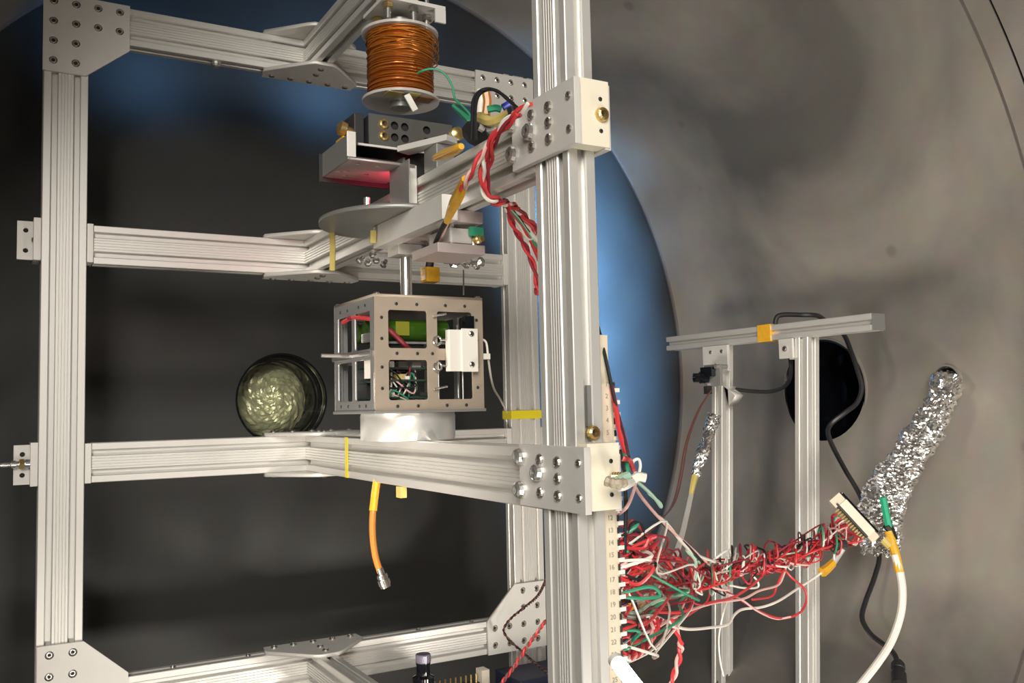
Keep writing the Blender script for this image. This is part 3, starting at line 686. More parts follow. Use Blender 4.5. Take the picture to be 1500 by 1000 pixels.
pair('twisted_wires', '', [(0.2822,0.4765,0.1785), (0.2814,0.4888,0.1758), (0.2820,0.5062,0.1710), (0.2887,0.5261,0.1629), (0.2916,0.5368,0.1532), (0.2977,0.5455,0.1454), (0.3106,0.5554,0.1449), (0.3347,0.5761,0.1474), (0.3494,0.5854,0.1424), (0.3669,0.5988,0.1379), (0.3759,0.6056,0.1328)], .0013, DREDW, REDW, 28, parent=cab)
for k, (m, e) in enumerate(((BLACKW, ((0.3760,0.6058,0.1302))), (MINT, ((0.3765,0.6060,0.1238))), (GREENW, ((0.3766,0.6064,0.1184))), (REDW, ((0.3763,0.6073,0.1099))), (WHITEW, ((0.3768,0.6049,0.1355))))):
    p0 = [(0.3213,0.5666,0.1463), (0.3297,0.5735,0.1434), (0.3459,0.5877,0.1394), (0.3599,0.5976,0.1318)][:]
    p0 = [tuple(Vector(q)+Vector((0, 0, -.0016*k+.002))) for q in p0]+[e]
    mk('strand', tube(p0, .0011), m, cab, smooth=True)
pair('twisted_wires', '', [(0.3230,0.5657,0.1443), (0.3374,0.5815,0.1334), (0.3548,0.5955,0.1227), (0.3681,0.6061,0.1109), (0.3737,0.6097,0.0983), (0.3743,0.6103,0.0866)], .0013, REDW, DREDW, 30, parent=cab)
tl = pair('taped_wires', 'red and white wires ending in an amber taped sleeve above the rod', [(0.2822,0.5177,0.1696), (0.2801,0.5253,0.1631), (0.2786,0.5325,0.1564), (0.2793,0.5441,0.1508), (0.2818,0.5543,0.1486)], .0013, REDW, PINKW, 36)
mk('tape_sleeve', tube([(0.2792,0.5439,0.1536), (0.2851,0.5640,0.1491), (0.2899,0.5847,0.1441), (0.2949,0.6055,0.1375)], lambda t: .0028+.0016*math.sin(PI*min(1, t*1.1))), KAPTON, tl, smooth=True)
mk('lead_end', tube([(0.2949,0.6055,0.1386), (0.2997,0.6262,0.1344), (0.3089,0.6559,0.1306)], .0021), DARK, tl, smooth=True)
mk('lead_end', tube([(0.2962,0.6047,0.1385), (0.3015,0.6252,0.1334), (0.3103,0.6551,0.1295)], .0012), PINKW, tl, smooth=True)
# twisted wires in front of the lower right gusset
pair('twisted_wires', 'thin dark twisted wires crossing the lower right gusset plate', [(0.5130,0.8297,-0.1780), (0.5415,0.8970,-0.2113), (0.5503,0.9398,-0.2318), (0.5454,0.9673,-0.2503), (0.5361,0.9678,-0.2618), (0.5387,0.9613,-0.2719), (0.5442,0.9473,-0.2807), (0.5321,0.8965,-0.2815), (0.5146,0.8369,-0.2774)], .0009, BROWNW, BLACKW, 70)
pair('twisted_wires', 'red and black twisted wires running down from the front post to the boxed electronics', [(0.4912,0.7989,-0.2134), (0.4848,0.8158,-0.2347), (0.4767,0.8216,-0.2482), (0.4685,0.8275,-0.2631), (0.4604,0.8332,-0.2753), (0.4557,0.8366,-0.2848)], .0012, REDW, BROWNW, 80)
# wires behind the satellite post and tape bands
def band(name, label, x0, x1, y0, y1, za, zb, m):
    bm = B(x0, x1, y0, y1, za, zb); o = mk(name, bm, m, loc=((x0+x1)/2, (y0+y1)/2, za)); tag(o, label, 'tape'); return o
band('tape_band', 'bright yellow tape band around the back right post', .5705, .6146, .9990, 1.0212, -.0155, -.0050, YELLOW)
band('tape_band', 'narrow pale yellow tape strip across the lower beam face', .3084, .3089, .8630, .8710, -.0655, -.0262, YELLOW)
band('tape_band', 'yellow tape tab stuck below the lower beam', .3091, .3150, .7345, .7440, -.0755, -.0660, KAPTONP)
# dangling coax lead
CO = thing('coax_lead', 'orange coaxial lead with a steel plug dangling below the lower beam', 'cable', (0.3129,0.7965,-0.0622))
mk('sleeve', tube([(0.3129,0.7965,-0.0622), (0.3092,0.7941,-0.0772), (0.3060,0.7916,-0.0951), (0.3063,0.7929,-0.1135), (0.3087,0.7930,-0.1320), (0.3127,0.7919,-0.1462)], .0030, n=10), ORANGE, CO, smooth=True)
mk('tape_wrap', tube([(0.3129,0.7964,-0.0616), (0.3094,0.7938,-0.0754), (0.3062,0.7911,-0.0908)], .0036, n=10), KAPTON, CO, smooth=True)
a, b = Vector((0.3121,0.7920,-0.1425)), Vector((0.3172,0.7904,-0.1598))
mk('plug', lathe(bmesh.new(), a, b-a, [(0, 0), (0, .0032), (.006, .0034), (.0062, .0050), (.0090, .0052), (.0092, .0044), (.0105, .0044), (.0107, .0056), (.0155, .0056), (.0157, .0048), (.018, .0048), (.018, 0)], 18), STEEL, CO, smooth=True)
# coax fitting on the left carriage
CF = thing('coax_fitting', 'gold and steel coaxial fitting sticking out of the lower left carriage', 'fitting', (.04, 1.004, -.0445))
mk('body', lathe(bmesh.new(), (.0395, 1.005, -.0440), (-1, -.05, -.02), [(0, 0), (0, .0045), (.004, .0045), (.0042, .0030), (.012, .0030), (.0122, .0040), (.016, .0040), (.0162, .0026), (.022, .0030), (.026, .0024), (.032, .0032), (.045, .0032), (.045, 0)], 16), BRIGHT, CF, smooth=True)
mk('ring', lathe(bmesh.new(), (.0345, 1.0048, -.0441), (-1, -.05, -.02), [(0, 0), (0, .0052), (.004, .0052), (.004, 0)], 6), BRASS, CF)

# ------------------------------------------------------------------ numbered terminal strip beside the front post
TS = thing('terminal_strip', 'long beige numbered terminal strip fixed along the front post', 'terminal strip', (.337, .472, -.26))
mk('strip_board', B(.3312, .3412, .4700, .4760, -.2150, .0130, bev=.0005), BEIGE, TS)
mk('strip_board', B(.3340, .3425, .4745, .4780, -.2150, .0440, bev=.0004), BEIGE, TS)
mk('strip_edge', B(.3398, .3440, .4712, .4790, -.2150, .0120), BEIGE, TS)
prong = None
for k in range(26):
    zc = .0128-k*.00752
    pm = B(.3432, .3478, .4705, .4785, zc-.0052, zc-.0026, bev=.0003)
    mk('prong', pm, WHITE, TS)
    if k < 25:
        mk('socket', B(.3430, .3444, .4706, .4776, zc-.0026, zc+.0012), BLACKM, TS)
    fc = bpy.data.curves.new('number', 'FONT'); fc.body = str(k+1); fc.size = .0042; fc.align_x = 'CENTER'; fc.extrude = .00008
    fo = bpy.data.objects.new('number', fc); COL.objects.link(fo)
    me = bpy.data.meshes.new_from_object(fo.evaluated_get(bpy.context.evaluated_depsgraph_get()))
    bpy.data.objects.remove(fo); bpy.data.curves.remove(fc)
    me.materials.clear(); me.materials.append(INK)
    no = bpy.data.objects.new('number', me); COL.objects.link(no); no.parent = TS
    no.location = Vector((.3372, .4698, zc-.0014))-TS.location; no.rotation_euler = (PI/2, 0, 0)
# brass fitting on the lower carriage
BF = thing('brass_fitting', 'brass threaded fitting and taped plug at the lower bearing block', 'fitting', (.329, .452, -.0500))
mk('thread', lathe(bmesh.new(), (.3265, .4518, -.0430), (.55, -1, 0), [(i*.0008, .0026+.0004*(i % 2)) for i in range(14)], 14), BRASS, BF)
mk('plug', tube([(0.3105,0.4356,-0.0436), (0.3124,0.4323,-0.0447), (0.3154,0.4306,-0.0451), (0.3206,0.4323,-0.0455)], lambda t: .0030+.0004*math.sin(t*22)), mat('tan_plug', (.42, .36, .26), .5), BF, smooth=True)
mk('sleeve', tube([(0.3158,0.4350,-0.0446), (0.3222,0.4370,-0.0432), (0.3286,0.4390,-0.0421)], .0028), MINT, BF, smooth=True)
mk('sleeve', tube([(0.3175,0.4342,-0.0478), (0.3209,0.4322,-0.0471), (0.3304,0.4382,-0.0457)], .0026), WHITEW, BF, smooth=True)
mk('sleeve', tube([(0.3437,0.4537,-0.0458), (0.3462,0.4521,-0.0442), (0.3502,0.4499,-0.0451)], .0030), WHITEW, BF, smooth=True)

# ------------------------------------------------------------------ camera stand by the right wall
CS = thing('camera_stand', 'slim two-legged silver extrusion stand with a top rail near the right wall', 'stand', (.85, .87, -.36))
SXC = .850
mk('top_rail', extrusion((SXC, .6740, .0838), (SXC, 1.022, .0838), (1, 0, 0), .0205, .0190), ALU, CS)
def leg(yt, yb_, z_t):
    bm = extrusion((SXC, yt, -.372), (SXC, yt, z_t), (1, 0, 0), .020, .020)
    for v in bm.verts: v.co.y += (yb_-yt)*(z_t-v.co.z)/(z_t+.372)
    return mk('leg', bm, ALU, CS)
leg(.9190, .9440, .0742); leg(.7740, .7985, .0742)
g = mk('corner_bracket', B(.8355, .8398, .8950, .9420, .0400, .0740, bev=.0006), PLATE, CS)
for a, b in ((.905, .066), (.926, .066), (.917, .048)): bolt(g, (.8355, a, b), (-1, 0, 0), BOLTS)
g = mk('corner_bracket', B(.8385, .8590, .7870, .7920, .0490, .0740, bev=.0005), PLATE, CS)
mk('corner_bracket', B(.8360, .8396, .7845, .8060, .0505, .0742, bev=.0005), PLATE, CS)
bolt(bpy.data.objects[CS.children[-1].name], (.8360, .7960, .0622), (-1, 0, 0), BOLT)
mk('corner_bracket', shape2d([(.9000, .020), (.9070, .020), (.8870, .008), (.9000, -.006)], [], .014, YZ(.846)), PLATE, CS)
mk('end_cap', B(.8405, .8600, .6715, .6738, .0748, .0930), GREYM, CS)
# little camera on the left leg
CM = thing('inspection_camera', 'tiny black board camera fixed to the left leg of the stand', 'camera', (0.7972,0.8804,0.0333))
c = Vector((0.7999,0.8846,0.0344))
mk('board', B(c.x-.002, c.x+.002, c.y-.016, c.y+.014, c.z-.014, c.z+.013, bev=.0006), GREYM, CM)
mk('housing', B(c.x-.010, c.x-.002, c.y-.008, c.y+.012, c.z-.002, c.z+.010, bev=.001), GLOSSBLACK, CM)
mk('lens', lathe(bmesh.new(), (c.x-.002, c.y+.008, c.z-.003), (-1, .35, 0), [(0, 0), (0, .0075), (.010, .0075), (.0102, .0060), (.018, .0058), (.0182, .0045), (.016, .0040), (.016, 0)], 20), GLOSSBLACK, CM, smooth=True)
mk('screw_post', cyl(bmesh.new(), (c.x-.006, c.y+.006, c.z-.012), (c.x+.012, c.y+.004, c.z-.012), .0028, n=10), GREYM, CM)
mk('screw_post', cyl(bmesh.new(), (c.x-.006, c.y-.012, c.z+.010), (c.x+.012, c.y-.013, c.z+.010), .0028, n=10), GREYM, CM)
mk('plug', B(c.x-.008, c.x, c.y+.002, c.y+.009, c.z-.024, c.z-.014, bev=.0008), RUBBER, CM)
# tape and black cables on the stand
band('tape_band', 'amber tape wrapped round the top rail of the camera stand', .8385, .8612, .8215, .8430, .0732, .0945, KAPTON)
o = mk('black_cable', tube([(0.8486,0.8233,0.0884), (0.8499,0.8215,0.1018), (0.8564,0.8174,0.1059), (0.8755,0.8065,0.1054), (0.8931,0.7965,0.1041), (0.9170,0.8061,0.1006), (0.9508,0.8219,0.0941), (0.9471,0.8019,0.0818), (0.9394,0.7852,0.0581), (0.9389,0.7759,0.0330), (0.9388,0.7718,0.0134), (0.9298,0.7727,-0.0049), (0.9136,0.7771,-0.0162), (0.9000,0.7859,-0.0283), (0.8998,0.7927,-0.0392), (0.9085,0.7949,-0.0562), (0.9269,0.7926,-0.0872), (0.9337,0.7794,-0.1152), (0.9405,0.7670,-0.1527), (0.9398,0.7587,-0.1876), (0.9268,0.7567,-0.2126), (0.9056,0.7536,-0.2376), (0.8899,0.7466,-0.2540), (0.8817,0.7293,-0.2673), (0.8790,0.7083,-0.2755), (0.8712,0.6901,-0.2801), (0.8666,0.6819,-0.2900)], .0030), BLACKW, loc=(0.8493,0.8227,0.0900), smooth=True)
tag(o, 'long black cable looping off the stand rail, over the dark port and down the wall', 'cable')
a, b = Vector((0.8659,0.6819,-0.2848)), Vector((0.8423,0.6627,-0.3079))
mk('plug', lathe(bmesh.new(), a, b-a, [(0, 0), (0, .0045), (.004, .0070), (.010, .0072), (.0105, .0062), (.016, .0062), (.0165, .0078), (.03, .0078), (.03, 0)], 20), BLACKW, o, smooth=True)
o = mk('black_cable', tube([(0.8545,0.8096,0.0731), (0.8577,0.8092,0.0554), (0.8587,0.8105,0.0320), (0.8607,0.8221,0.0181), (0.8610,0.8455,0.0120), (0.8569,0.8710,0.0127), (0.8540,0.9012,0.0161)], .0026), BLACKW, loc=(0.8574,0.8080,0.0722), smooth=True)
tag(o, 'short black cable sagging between the rail and the left leg', 'cable')
rw = thing('camera_leads', 'pair of thin brown-red leads hanging from the little camera', 'wire', (0.7924,0.8850,0.0112))
for k in range(2):
    dx = 7*k
    mk('lead', tube([(0.7924,0.8850,0.0112), (0.7539,0.8627,-0.0105)] if False else [tuple(Vector(p)+Vector((.004*k, 0, .003*k))) for p in ((0.7924,0.8850,0.0112), (0.7525,0.8637,-0.0137), (0.7018,0.8262,-0.0472), (0.6569,0.7854,-0.0814), (0.6113,0.7441,-0.1041), (0.5410,0.6810,-0.1114), (0.4722,0.6166,-0.1128), (0.4005,0.5419,-0.1089))], .0009), BROWNW, rw, smooth=True)
# foil wrapped joints
def foil_sleeve(name, label, path, rad, seed, amp, cat='foil', n=22, k=9):
    P = spline(path, k); rings = []; u = None; N = len(P)
    for i, p in enumerate(P):
        d = (P[min(i+1, N-1)]-P[max(i-1, 0)]).normalized()
        if u is None: u = frame_of(d)[0]
        u = (u-d*u.dot(d)).normalized(); v = d.cross(u)
        r = rad(i/(N-1))
        rings.append([p+(u*math.cos(2*PI*j/n)*r[0]+v*math.sin(2*PI*j/n)*r[1]) for j in range(n)])
    bm = foil_blob(bmesh.new(), rings, n, amp, 90, seed)
    o = mk(name, bm, FOIL, loc=path[0]); tag(o, label, cat); return o
o = foil_sleeve('foil_wrap', 'small foil wrapped cable joint beside the left leg of the stand', [(0.7850,0.8682,-0.0145), (0.7823,0.8709,-0.0279), (0.7699,0.8681,-0.0492), (0.7577,0.8652,-0.0685), (0.7529,0.8695,-0.0883)], lambda t: (.0080-.003*t, .0085-.003*t), 3, .0028)
mk('tape_wrap', tube([(0.7529,0.8694,-0.0866), (0.7435,0.8642,-0.0989), (0.7343,0.8593,-0.1142)], lambda t: .0045-.0018*t), KAPTONP, o, smooth=True)
o = mk('white_cable', tube([(0.7349,0.8586,-0.1109), (0.6905,0.8162,-0.1294), (0.6394,0.7658,-0.1435), (0.5867,0.7161,-0.1549), (0.5387,0.6749,-0.1611), (0.4788,0.6166,-0.1590), (0.4348,0.5721,-0.1546)], .0030), WHITEW, loc=(0.7349,0.8586,-0.1109), smooth=True)
tag(o, 'white cable running from the small foil joint down into the wire tangle', 'cable')
mk('tape_wrap', tube([(0.4701,0.6099,-0.1580), (0.4410,0.5802,-0.1547), (0.4176,0.5586,-0.1511)], .0050), KAPTON, o, smooth=True)
o = foil_sleeve('foil_wrapped_cable', 'long crumpled foil wrapped cable coming out of the small wall port', [(1.045, .7085, .020), (1.012, .7085, .0190), (0.9840,0.6886,0.0058), (0.9611,0.6860,-0.0130), (0.9403,0.6885,-0.0392), (0.9226,0.6949,-0.0636), (0.9051,0.7011,-0.0871), (0.8947,0.7088,-0.1078), (0.8883,0.7143,-0.1309), (0.8879,0.7163,-0.1526), (0.8923,0.7154,-0.1729)],
    lambda t: ((.0125+.005*min(1, t*3)+.0025*math.sin(t*17)) if t < .5 else .0165+.0105*math.sin(PI*min(1, (t-.5)*1.7)), .0110+.004*min(1, t*3)), 11, .0050, n=46, k=15)
mk('green_tape', tube([(0.8489,0.6772,-0.1070), (0.8517,0.6768,-0.1218), (0.8552,0.6762,-0.1397)], .0040), mat('green_tape_strip', (.02, .38, .20), .4), o, smooth=True)
# wide grey connector with its wire loom
DC = thing('wire_loom', 'tangled red, white and green wire loom between the numbered strip and a wide connector', 'wires', (0.8366,0.7089,-0.1265))
c0, c1 = Vector((0.8239,0.7149,-0.1103)), Vector((0.8463,0.6935,-0.1473))
ax = (c1-c0).normalized(); up = Vector((ax.z*-.0, 0, 0)); nrm = Vector((0.8562,0.6969,-0.1164))-Vector((0.8367,0.7092,-0.1302)); nrm = (nrm-ax*nrm.dot(ax)).normalized(); dep = ax.cross(nrm)
def obox(a, b, h0, h1, d0, d1):
    bm = bmesh.new(); L = (b-a).length
    box(bm, 0, L, h0, h1, d0, d1, bev=.0006)
    M = Matrix.Translation(a) @ Matrix((ax, nrm, dep)).transposed().to_4x4()
    bmesh.ops.transform(bm, matrix=M, verts=bm.verts); return bm
mk('connector_shell', obox(c0+ax*.004, c1, -.0050, .0050, -.006, .006), CREAM, DC)
mk('connector_flange', obox(c0-ax*.004, c1+ax*.003, .0050, .0072, -.007, .007), GLOSSBLACK, DC)
mk('connector_flange', obox(c0+ax*.001, c1+ax*.000, -.0072, -.0050, -.0065, .0065), BLACKM, DC)
mk('mounting_ear', obox(c0-ax*.006, c0+ax*.0042, -.0100, .0045, -.005, .005), BEIGE, DC)
mk('mounting_ear', obox(c1-ax*.001, c1+ax*.0080, -.0060, .0045, -.005, .005), BEIGE, DC)
for k in range(13): mk('solder_cup', cyl(bmesh.new(), c0+ax*(.008+.0032*k)-nrm*.0072, c0+ax*(.008+.0032*k)-nrm*.0125, .0011, n=6), BRASS, DC)
SPINE = [(0.8039,0.7065,-0.1502), (0.7793,0.7037,-0.1541), (0.7551,0.7006,-0.1579), (0.7262,0.6943,-0.1614), (0.6966,0.6883,-0.1624), (0.6664,0.6823,-0.1605), (0.6298,0.6684,-0.1562), (0.5952,0.6535,-0.1555), (0.5627,0.6376,-0.1570), (0.5321,0.6206,-0.1580)]
cols = [REDW, DREDW, WHITEW, REDW, REDW, GREENW, DREDW, REDW, PINKW, REDW, BLACKW, REDW, WHITEW, DREDW, REDW, MINT, REDW, DREDW, PINKW, REDW, BLACKW, REDW, WHITEW, DREDW]
FAN = {'hi': [(0.4822,0.5879,-0.1148), (0.4297,0.5467,-0.0901), (0.3815,0.5025,-0.0589)], 'mid': [(0.4760,0.5814,-0.1327), (0.4153,0.5334,-0.1093), (0.3740,0.4983,-0.0963)],
       'low': [(0.4787,0.5817,-0.1554), (0.4287,0.5408,-0.1533), (0.3786,0.4993,-0.1415)], 'vlow': [(0.4765,0.5837,-0.1645), (0.4213,0.5345,-0.1656), (0.3809,0.4996,-0.1618)]}
def jit(p, s): return Vector(p)+Vector((random.gauss(0, s), random.gauss(0, s), random.gauss(0, s)))
def strip_end(v):           # a point on the socket side of the strip
    return Vector((.3462, .4750, .0128-(v-562)/18.0*.00752-.0007))
for k in range(32):
    m = cols[k % len(cols)]
    start = c0+ax*(.006+.0415*random.random())-nrm*.0125+dep*random.uniform(-.003, .003)
    pts = [start, start-nrm*.008+Vector((0, 0, random.uniform(-.004, .003)))]
    wild = random.random() < .35
    for i, p in enumerate(SPINE):
        pts.append(jit(p, .0045 if not wild else .0085))
        if random.random() < .20:       # a curl
            c = jit(p, .004)+Vector((0, 0, .004)); R = random.uniform(.007, .013); t0 = random.random()*6
            for s in range(5):
                t = t0+s*1.25; pts.append(c+Vector((.5*R*math.cos(t)-.0015*s, R*math.cos(t)*.75, R*math.sin(t))))
    kind = random.choices(['mid', 'low', 'vlow', 'hi'], [12, 8, 5, 2])[0]
    for p in FAN[kind]: pts.append(jit(p, .011))
    v = {'mid': random.uniform(782, 880), 'low': random.uniform(860, 940), 'vlow': random.uniform(930, 972), 'hi': random.uniform(640, 760)}[kind]
    e = strip_end(v); pts += [e+Vector((.006, -.001, random.uniform(-.003, .003))), e]
    mk('wire', tube(pts, random.uniform(.00075, .0011), 5, 6), m, DC, smooth=True)
# short links looping along the strip
for k in range(22):
    v = random.choice([random.uniform(785, 850), random.uniform(800, 970)]) if k < 22 else random.uniform(760, 800)
    v2 = v+random.uniform(-40, 60); a, b = strip_end(v), strip_end(min(970, v2)); w_ = random.uniform(.008, .030)
    mid = (a+b)/2+Vector((w_, random.uniform(-.004, .012), random.uniform(-.01, .01)))
    mk('wire', tube([a, jit(a.lerp(mid, .5)+Vector((.004, 0, 0)), .004), jit(mid, .004), jit(b.lerp(mid, .5)+Vector((.003, 0, 0)), .004), b], random.uniform(.0008, .0012), 6, 6), random.choice([REDW, REDW, REDW, DREDW, GREENW, WHITEW, BLACKW]), DC, smooth=True)
# the loose wires one can follow by eye
def loose(pts, r, m): mk('wire', tube(pts, r, 6, 6), m, DC, smooth=True)
loose([(0.7888,0.7063,-0.1821), (0.7684,0.7071,-0.1901), (0.7374,0.7023,-0.1972), (0.6996,0.6898,-0.2017), (0.6700,0.6837,-0.2030), (0.6327,0.6701,-0.1979), (0.6117,0.6590,-0.1983), (0.5922,0.6474,-0.2022), (0.5507,0.6245,-0.1952), (0.4928,0.5873,-0.1813), (0.4548,0.5616,-0.1665), (0.4118,0.5271,-0.1495), (0.3705,0.4922,-0.1391), strip_end(905)], .0013, WHITEW)
loose([(0.7214,0.6976,-0.1683), (0.7191,0.6999,-0.1794), (0.7063,0.6964,-0.1878), (0.6680,0.6836,-0.1868), (0.6325,0.6694,-0.1881), (0.5763,0.6432,-0.1800), (0.5107,0.5991,-0.1700), (0.4570,0.5601,-0.1629), (0.4036,0.5210,-0.1581), strip_end(935)], .0012, PINKW)
loose([(0.6025,0.6625,-0.1758), (0.6268,0.6725,-0.1860), (0.6540,0.6811,-0.1999), (0.6852,0.6875,-0.2143), (0.7135,0.6950,-0.2214), (0.7344,0.6943,-0.2184), (0.7475,0.6975,-0.2088), (0.7454,0.6976,-0.1960), (0.7265,0.6959,-0.1824), (0.7190,0.6993,-0.1724)], .0012, REDW)
loose([(0.6037,0.6620,-0.1777), (0.6314,0.6701,-0.1887), (0.6598,0.6782,-0.2047), (0.6975,0.6924,-0.2195), (0.7183,0.6921,-0.2201)], .0010, PINKW)
loose([(0.7034,0.6959,-0.1621), (0.6594,0.6760,-0.1747), (0.6109,0.6581,-0.1817), (0.5478,0.6244,-0.1745), (0.4993,0.5944,-0.1732), (0.4570,0.5603,-0.1666), (0.4141,0.5269,-0.1630), strip_end(950)], .0012, REDW)
loose([(0.7202,0.6984,-0.1696), (0.7057,0.6968,-0.1885), (0.6935,0.6928,-0.1967), (0.6550,0.6800,-0.1933)], .0011, REDW)
loose([(0.6125,0.6693,-0.1876), (0.6018,0.6650,-0.2012), (0.5994,0.6679,-0.2202), (0.6008,0.6688,-0.2412), (0.6038,0.6682,-0.2553)], .0008, WHITEW)
loose([(0.6535,0.6788,-0.1679), (0.6594,0.6761,-0.1761), (0.6589,0.6768,-0.1814), (0.6335,0.6680,-0.1777), (0.6052,0.6605,-0.1702)], .0010, WHITEW)
loose([(0.6505,0.6804,-0.1665), (0.6149,0.6659,-0.1632), (0.5802,0.6505,-0.1547), (0.5234,0.6117,-0.1300), (0.5055,0.5981,-0.1210), (0.5250,0.6110,-0.1330), (0.5262,0.6113,-0.1445), (0.5162,0.6064,-0.1551)], .0014, MINT)
loose([(0.5162,0.6064,-0.1551), (0.4876,0.5880,-0.1543), (0.4522,0.5616,-0.1478), (0.4159,0.5359,-0.1440), (0.3766,0.5002,-0.1383), strip_end(895)], .0018, MINT)
loose([(0.5162,0.6064,-0.1562), (0.4786,0.5814,-0.1511), (0.4350,0.5483,-0.1480), (0.4014,0.5215,-0.1486), (0.3687,0.4940,-0.1479), strip_end(930)], .0014, GREENW)
loose([(0.5829,0.6493,-0.1592), (0.4893,0.5835,-0.1106), (0.4514,0.5576,-0.0930), (0.4147,0.5307,-0.0727), (0.3691,0.4860,-0.0535), (0.3450,0.4642,-0.0414), (0.3332,0.4525,-0.0279)], .0013, BLACKW)
loose([(0.5818,0.6495,-0.1535), (0.5074,0.5968,-0.1182), (0.4625,0.5632,-0.0986), (0.4254,0.5367,-0.0799), (0.3855,0.5004,-0.0627), (0.3691,0.4860,-0.0535)], .0012, PINKW)
loose([(0.5854,0.6469,-0.1474), (0.5259,0.6101,-0.1284), (0.4893,0.5836,-0.1122), (0.4527,0.5567,-0.0919), (0.4340,0.5437,-0.0836)], .0013, WHITEW)
loose([(0.3575,0.4691,-0.0483), (0.3749,0.4828,-0.0550), (0.3927,0.4963,-0.0629), (0.4096,0.5105,-0.0717), (0.4087,0.5107,-0.0688), (0.3832,0.4899,-0.0591)], .0012, MINT)
loose([strip_end(757), (0.3465,0.4651,-0.0634), (0.3558,0.4708,-0.0560), (0.3571,0.4694,-0.0487), (0.3567,0.4691,-0.0423)], .0011, PINKW)
loose([(0.3551,0.4645,-0.0462), (0.3565,0.4632,-0.0394), (0.3557,0.4633,-0.0347), (0.3531,0.4648,-0.0351), (0.3517,0.4659,-0.0385)], .0010, WHITEW)
loose([strip_end(680), (0.3378,0.4561,-0.0332), (0.3475,0.4622,-0.0347), (0.3559,0.4695,-0.0414)], .0016, REDW)
loose([strip_end(790), (0.3467,0.4663,-0.0794), (0.3519,0.4687,-0.0750), (0.3575,0.4712,-0.0740), (0.3641,0.4735,-0.0773), (0.3653,0.4733,-0.0839), (0.3635,0.4748,-0.0894)], .0009, BLACKW)
loose([(0.3451,0.4645,-0.0456), (0.3491,0.4694,-0.0630), (0.3490,0.4708,-0.0800), (0.3489,0.4719,-0.0928)], .0012, BLACKW)
for a, m1, m2 in (([(0.4492,0.5529,-0.1621), (0.4603,0.5590,-0.1739), (0.4627,0.5584,-0.1833), (0.4620,0.5596,-0.1926), (0.4599,0.5616,-0.2018), (0.4569,0.5643,-0.2142)], REDW, PINKW),):
    s1, s2 = twist(a, .0014, 45)
    mk('wire', sweep(bmesh.new(), s1, .0014, 6), m1, DC, smooth=True); mk('wire', sweep(bmesh.new(), s2, .0014, 6), m2, DC, smooth=True)
for a, m1, m2 in (([(0.4055,0.5191,-0.1487), (0.4069,0.5191,-0.1582), (0.3966,0.5140,-0.1649), (0.3709,0.4940,-0.1635), (0.3499,0.4766,-0.1574), strip_end(950)], REDW, PINKW), ([(0.4228,0.5327,-0.1539), (0.4057,0.5202,-0.1629), (0.3789,0.5008,-0.1627), strip_end(965)], REDW, DREDW)):
    s1, s2 = twist(a, .0013, 50)
    mk('wire', sweep(bmesh.new(), s1, .0013, 6), m1, DC, smooth=True); mk('wire', sweep(bmesh.new(), s2, .0013, 6), m2, DC, smooth=True)
mk('tape_wrap', tube([(0.7811,0.7051,-0.1840), (0.7900,0.7055,-0.1807), (0.7991,0.7057,-0.1759)], lambda t: .0055-.001*t), KAPTON, DC, smooth=True)
mk('plug', tube([(0.7991,0.7057,-0.1759), (0.8081,0.7056,-0.1680), (0.8118,0.7029,-0.1615)], .0036), HAZE, DC, smooth=True)
mk('plug', tube([(0.7973,0.6995,-0.1589), (0.8024,0.6963,-0.1554), (0.8075,0.6933,-0.1548)], .0042), RUBBER, DC, smooth=True)
# black, red and green leads dropping down beside the post
o = thing('post_leads', 'black and red leads hanging beside the front post to the terminal strip', 'wire', (0.3416,0.4819,0.0482))
for k, (pts, m, r) in enumerate((([(0.3450,0.4908,0.0580), (0.3417,0.4821,0.0465), (0.3391,0.4732,0.0311), (0.3390,0.4687,0.0171), (0.3392,0.4640,0.0017), (0.3424,0.4634,-0.0135), (0.3455,0.4627,-0.0271), (0.3517,0.4659,-0.0385)], BLACKW, .0012),
      ([(0.3402,0.4685,0.0111), (0.3396,0.4640,-0.0017), (0.3413,0.4641,-0.0139), (0.3440,0.4634,-0.0254), (0.3509,0.4662,-0.0376)], REDW, .0017), ([(0.3428,0.4709,0.0052), (0.3438,0.4678,-0.0068), (0.3473,0.4669,-0.0205), (0.3497,0.4665,-0.0325)], DREDW, .0014),
      ([(0.3460,0.4724,-0.0077), (0.3492,0.4716,-0.0207), (0.3513,0.4714,-0.0327), (0.3515,0.4724,-0.0464)], BLACKW, .0016), ([(0.3460,0.4647,-0.0267), (0.3469,0.4649,-0.0352), (0.3474,0.4653,-0.0437)], GREENW, .0020))):
    mk('lead', tube(pts, r, 6, 6), m, o, smooth=True)
# white cable from the foil bundle
o = thing('white_cable', 'thick white cable with an amber taped end curving down from the large foil bundle', 'cable', (0.8606,0.6742,-0.1531))
mk('jacket', tube([(0.8529,0.6683,-0.1677), (0.8533,0.6637,-0.1844), (0.8518,0.6604,-0.2053), (0.8460,0.6599,-0.2287), (0.8339,0.6631,-0.2546), (0.8134,0.6650,-0.2744), (0.7870,0.6705,-0.2977)], .0042, n=10), WHITEW, o, smooth=True)
mk('tape_wrap', tube([(0.8553,0.6765,-0.1441), (0.8551,0.6720,-0.1582), (0.8542,0.6678,-0.1707), (0.8533,0.6638,-0.1859)], .0048, n=10), KAPTON, o, smooth=True)
mk('tape_wrap', tube([(0.8509,0.6798,-0.1529), (0.8532,0.6732,-0.1596)], .0052, n=10), KAPTONP, o, smooth=True)
mk('collar', tube([(0.8526,0.6775,-0.1374), (0.8566,0.6757,-0.1426), (0.8582,0.6733,-0.1528)], .0045), RUBBER, o, smooth=True)
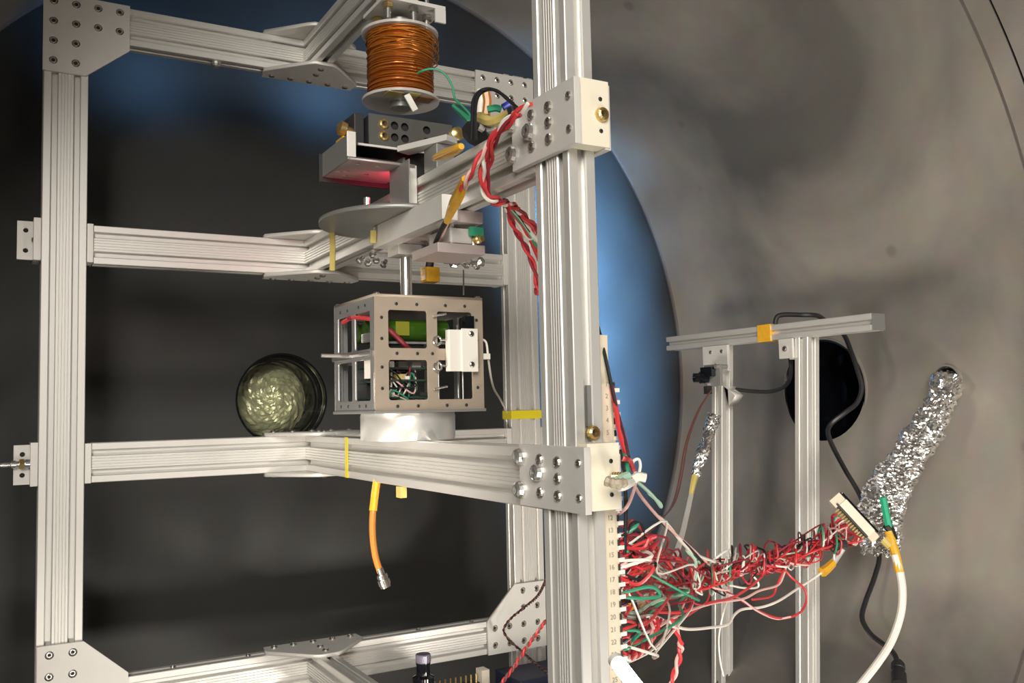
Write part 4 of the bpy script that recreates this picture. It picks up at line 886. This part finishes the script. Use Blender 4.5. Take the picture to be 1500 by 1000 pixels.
# lit tube at the foot of the strip
o = thing('lamp_tube', 'glowing white lamp tube lying at the foot of the terminal strip', 'lamp', (0.3011,0.4166,-0.1405))
a, b = Vector((0.3011,0.4165,-0.1401)), Vector((0.2890,0.3667,-0.1529))
mk('glass', cyl(bmesh.new(), a, b, .0040, n=18), TUBEEM, o, smooth=True)
mk('cap', cyl(bmesh.new(), a-(b-a).normalized()*.004, a, .0041, n=18), WHITE, o, smooth=True)

# ------------------------------------------------------------------ electronics under the lowest beams
o = thing('capped_knob', 'small black knob with a violet glass cap below the lowest beam', 'knob', (0.3856,0.8644,-0.2732))
p = Vector((0.3855,0.8637,-0.2630))
mk('body', lathe(bmesh.new(), p, (0, 0, 1), [(-.02, 0), (-.02, .011), (-.004, .011), (-.002, .0072), (.008, .0068), (.009, .0074), (.010, .0074)], 24), GLOSSBLACK, o, smooth=True)
mk('cap', lathe(bmesh.new(), p, (0, 0, 1), [(.010, .0070), (.011, .0078), (.0175, .0078), (.0185, .0070), (.0185, 0)], 24), PURPLE, o, smooth=True)
o = thing('electronics_box', 'flat metal electronics box with amber tape on its lid below the beam', 'box', (.42, .86, -.36))
ztop = -.3115
mk('lid', B(.372, .462, .800, .930, ztop-.002, ztop, bev=.0008), GREYM, o)
mk('case', B(.374, .460, .802, .928, ztop-.045, ztop-.002), BLACKM, o)
mk('tape_patch', B(.376, .448, .812, .905, ztop, ztop+.0006), KAPTON, o)
o = thing('pin_header', 'row of gold connector pins under the lowest cross beam', 'connector', (.48, .975, -.34))
mk('base', B(.405, .505, .972, .984, -.345, -.318), BLACKM, o)
for k in range(15): mk('pin', cyl(bmesh.new(), (.409+.0066*k, .974, -.318), (.409+.0066*k, .974, -.3085), .0016, .0012, 8), BRASS, o)
mk('post', B(.507, .517, .97, .985, -.345, -.3050), CREAM, o)
o = mk('dark_box', B(.535, .640, .930, .990, -.375, -.312, bev=.002), NAVY, loc=(.59, .95, -.37)); tag(o, 'dark navy box beneath the lower right gusset plate', 'box')
mk('lid_seam', B(.534, .641, .929, .991, -.330, -.3285), BLACKM, o)
o = mk('dark_tray', B(.470, .640, .74, .900, -.362, -.352, bev=.002), GREYM, loc=(.55, .82, -.36)); tag(o, 'flat dark grey tray beside the electronics box', 'tray')
o['label'] = 'flat dark grey tray between the electronics box and the front post'
mk('tray_rim', B(.470, .640, .895, .900, -.352, -.346), GREYM, o)
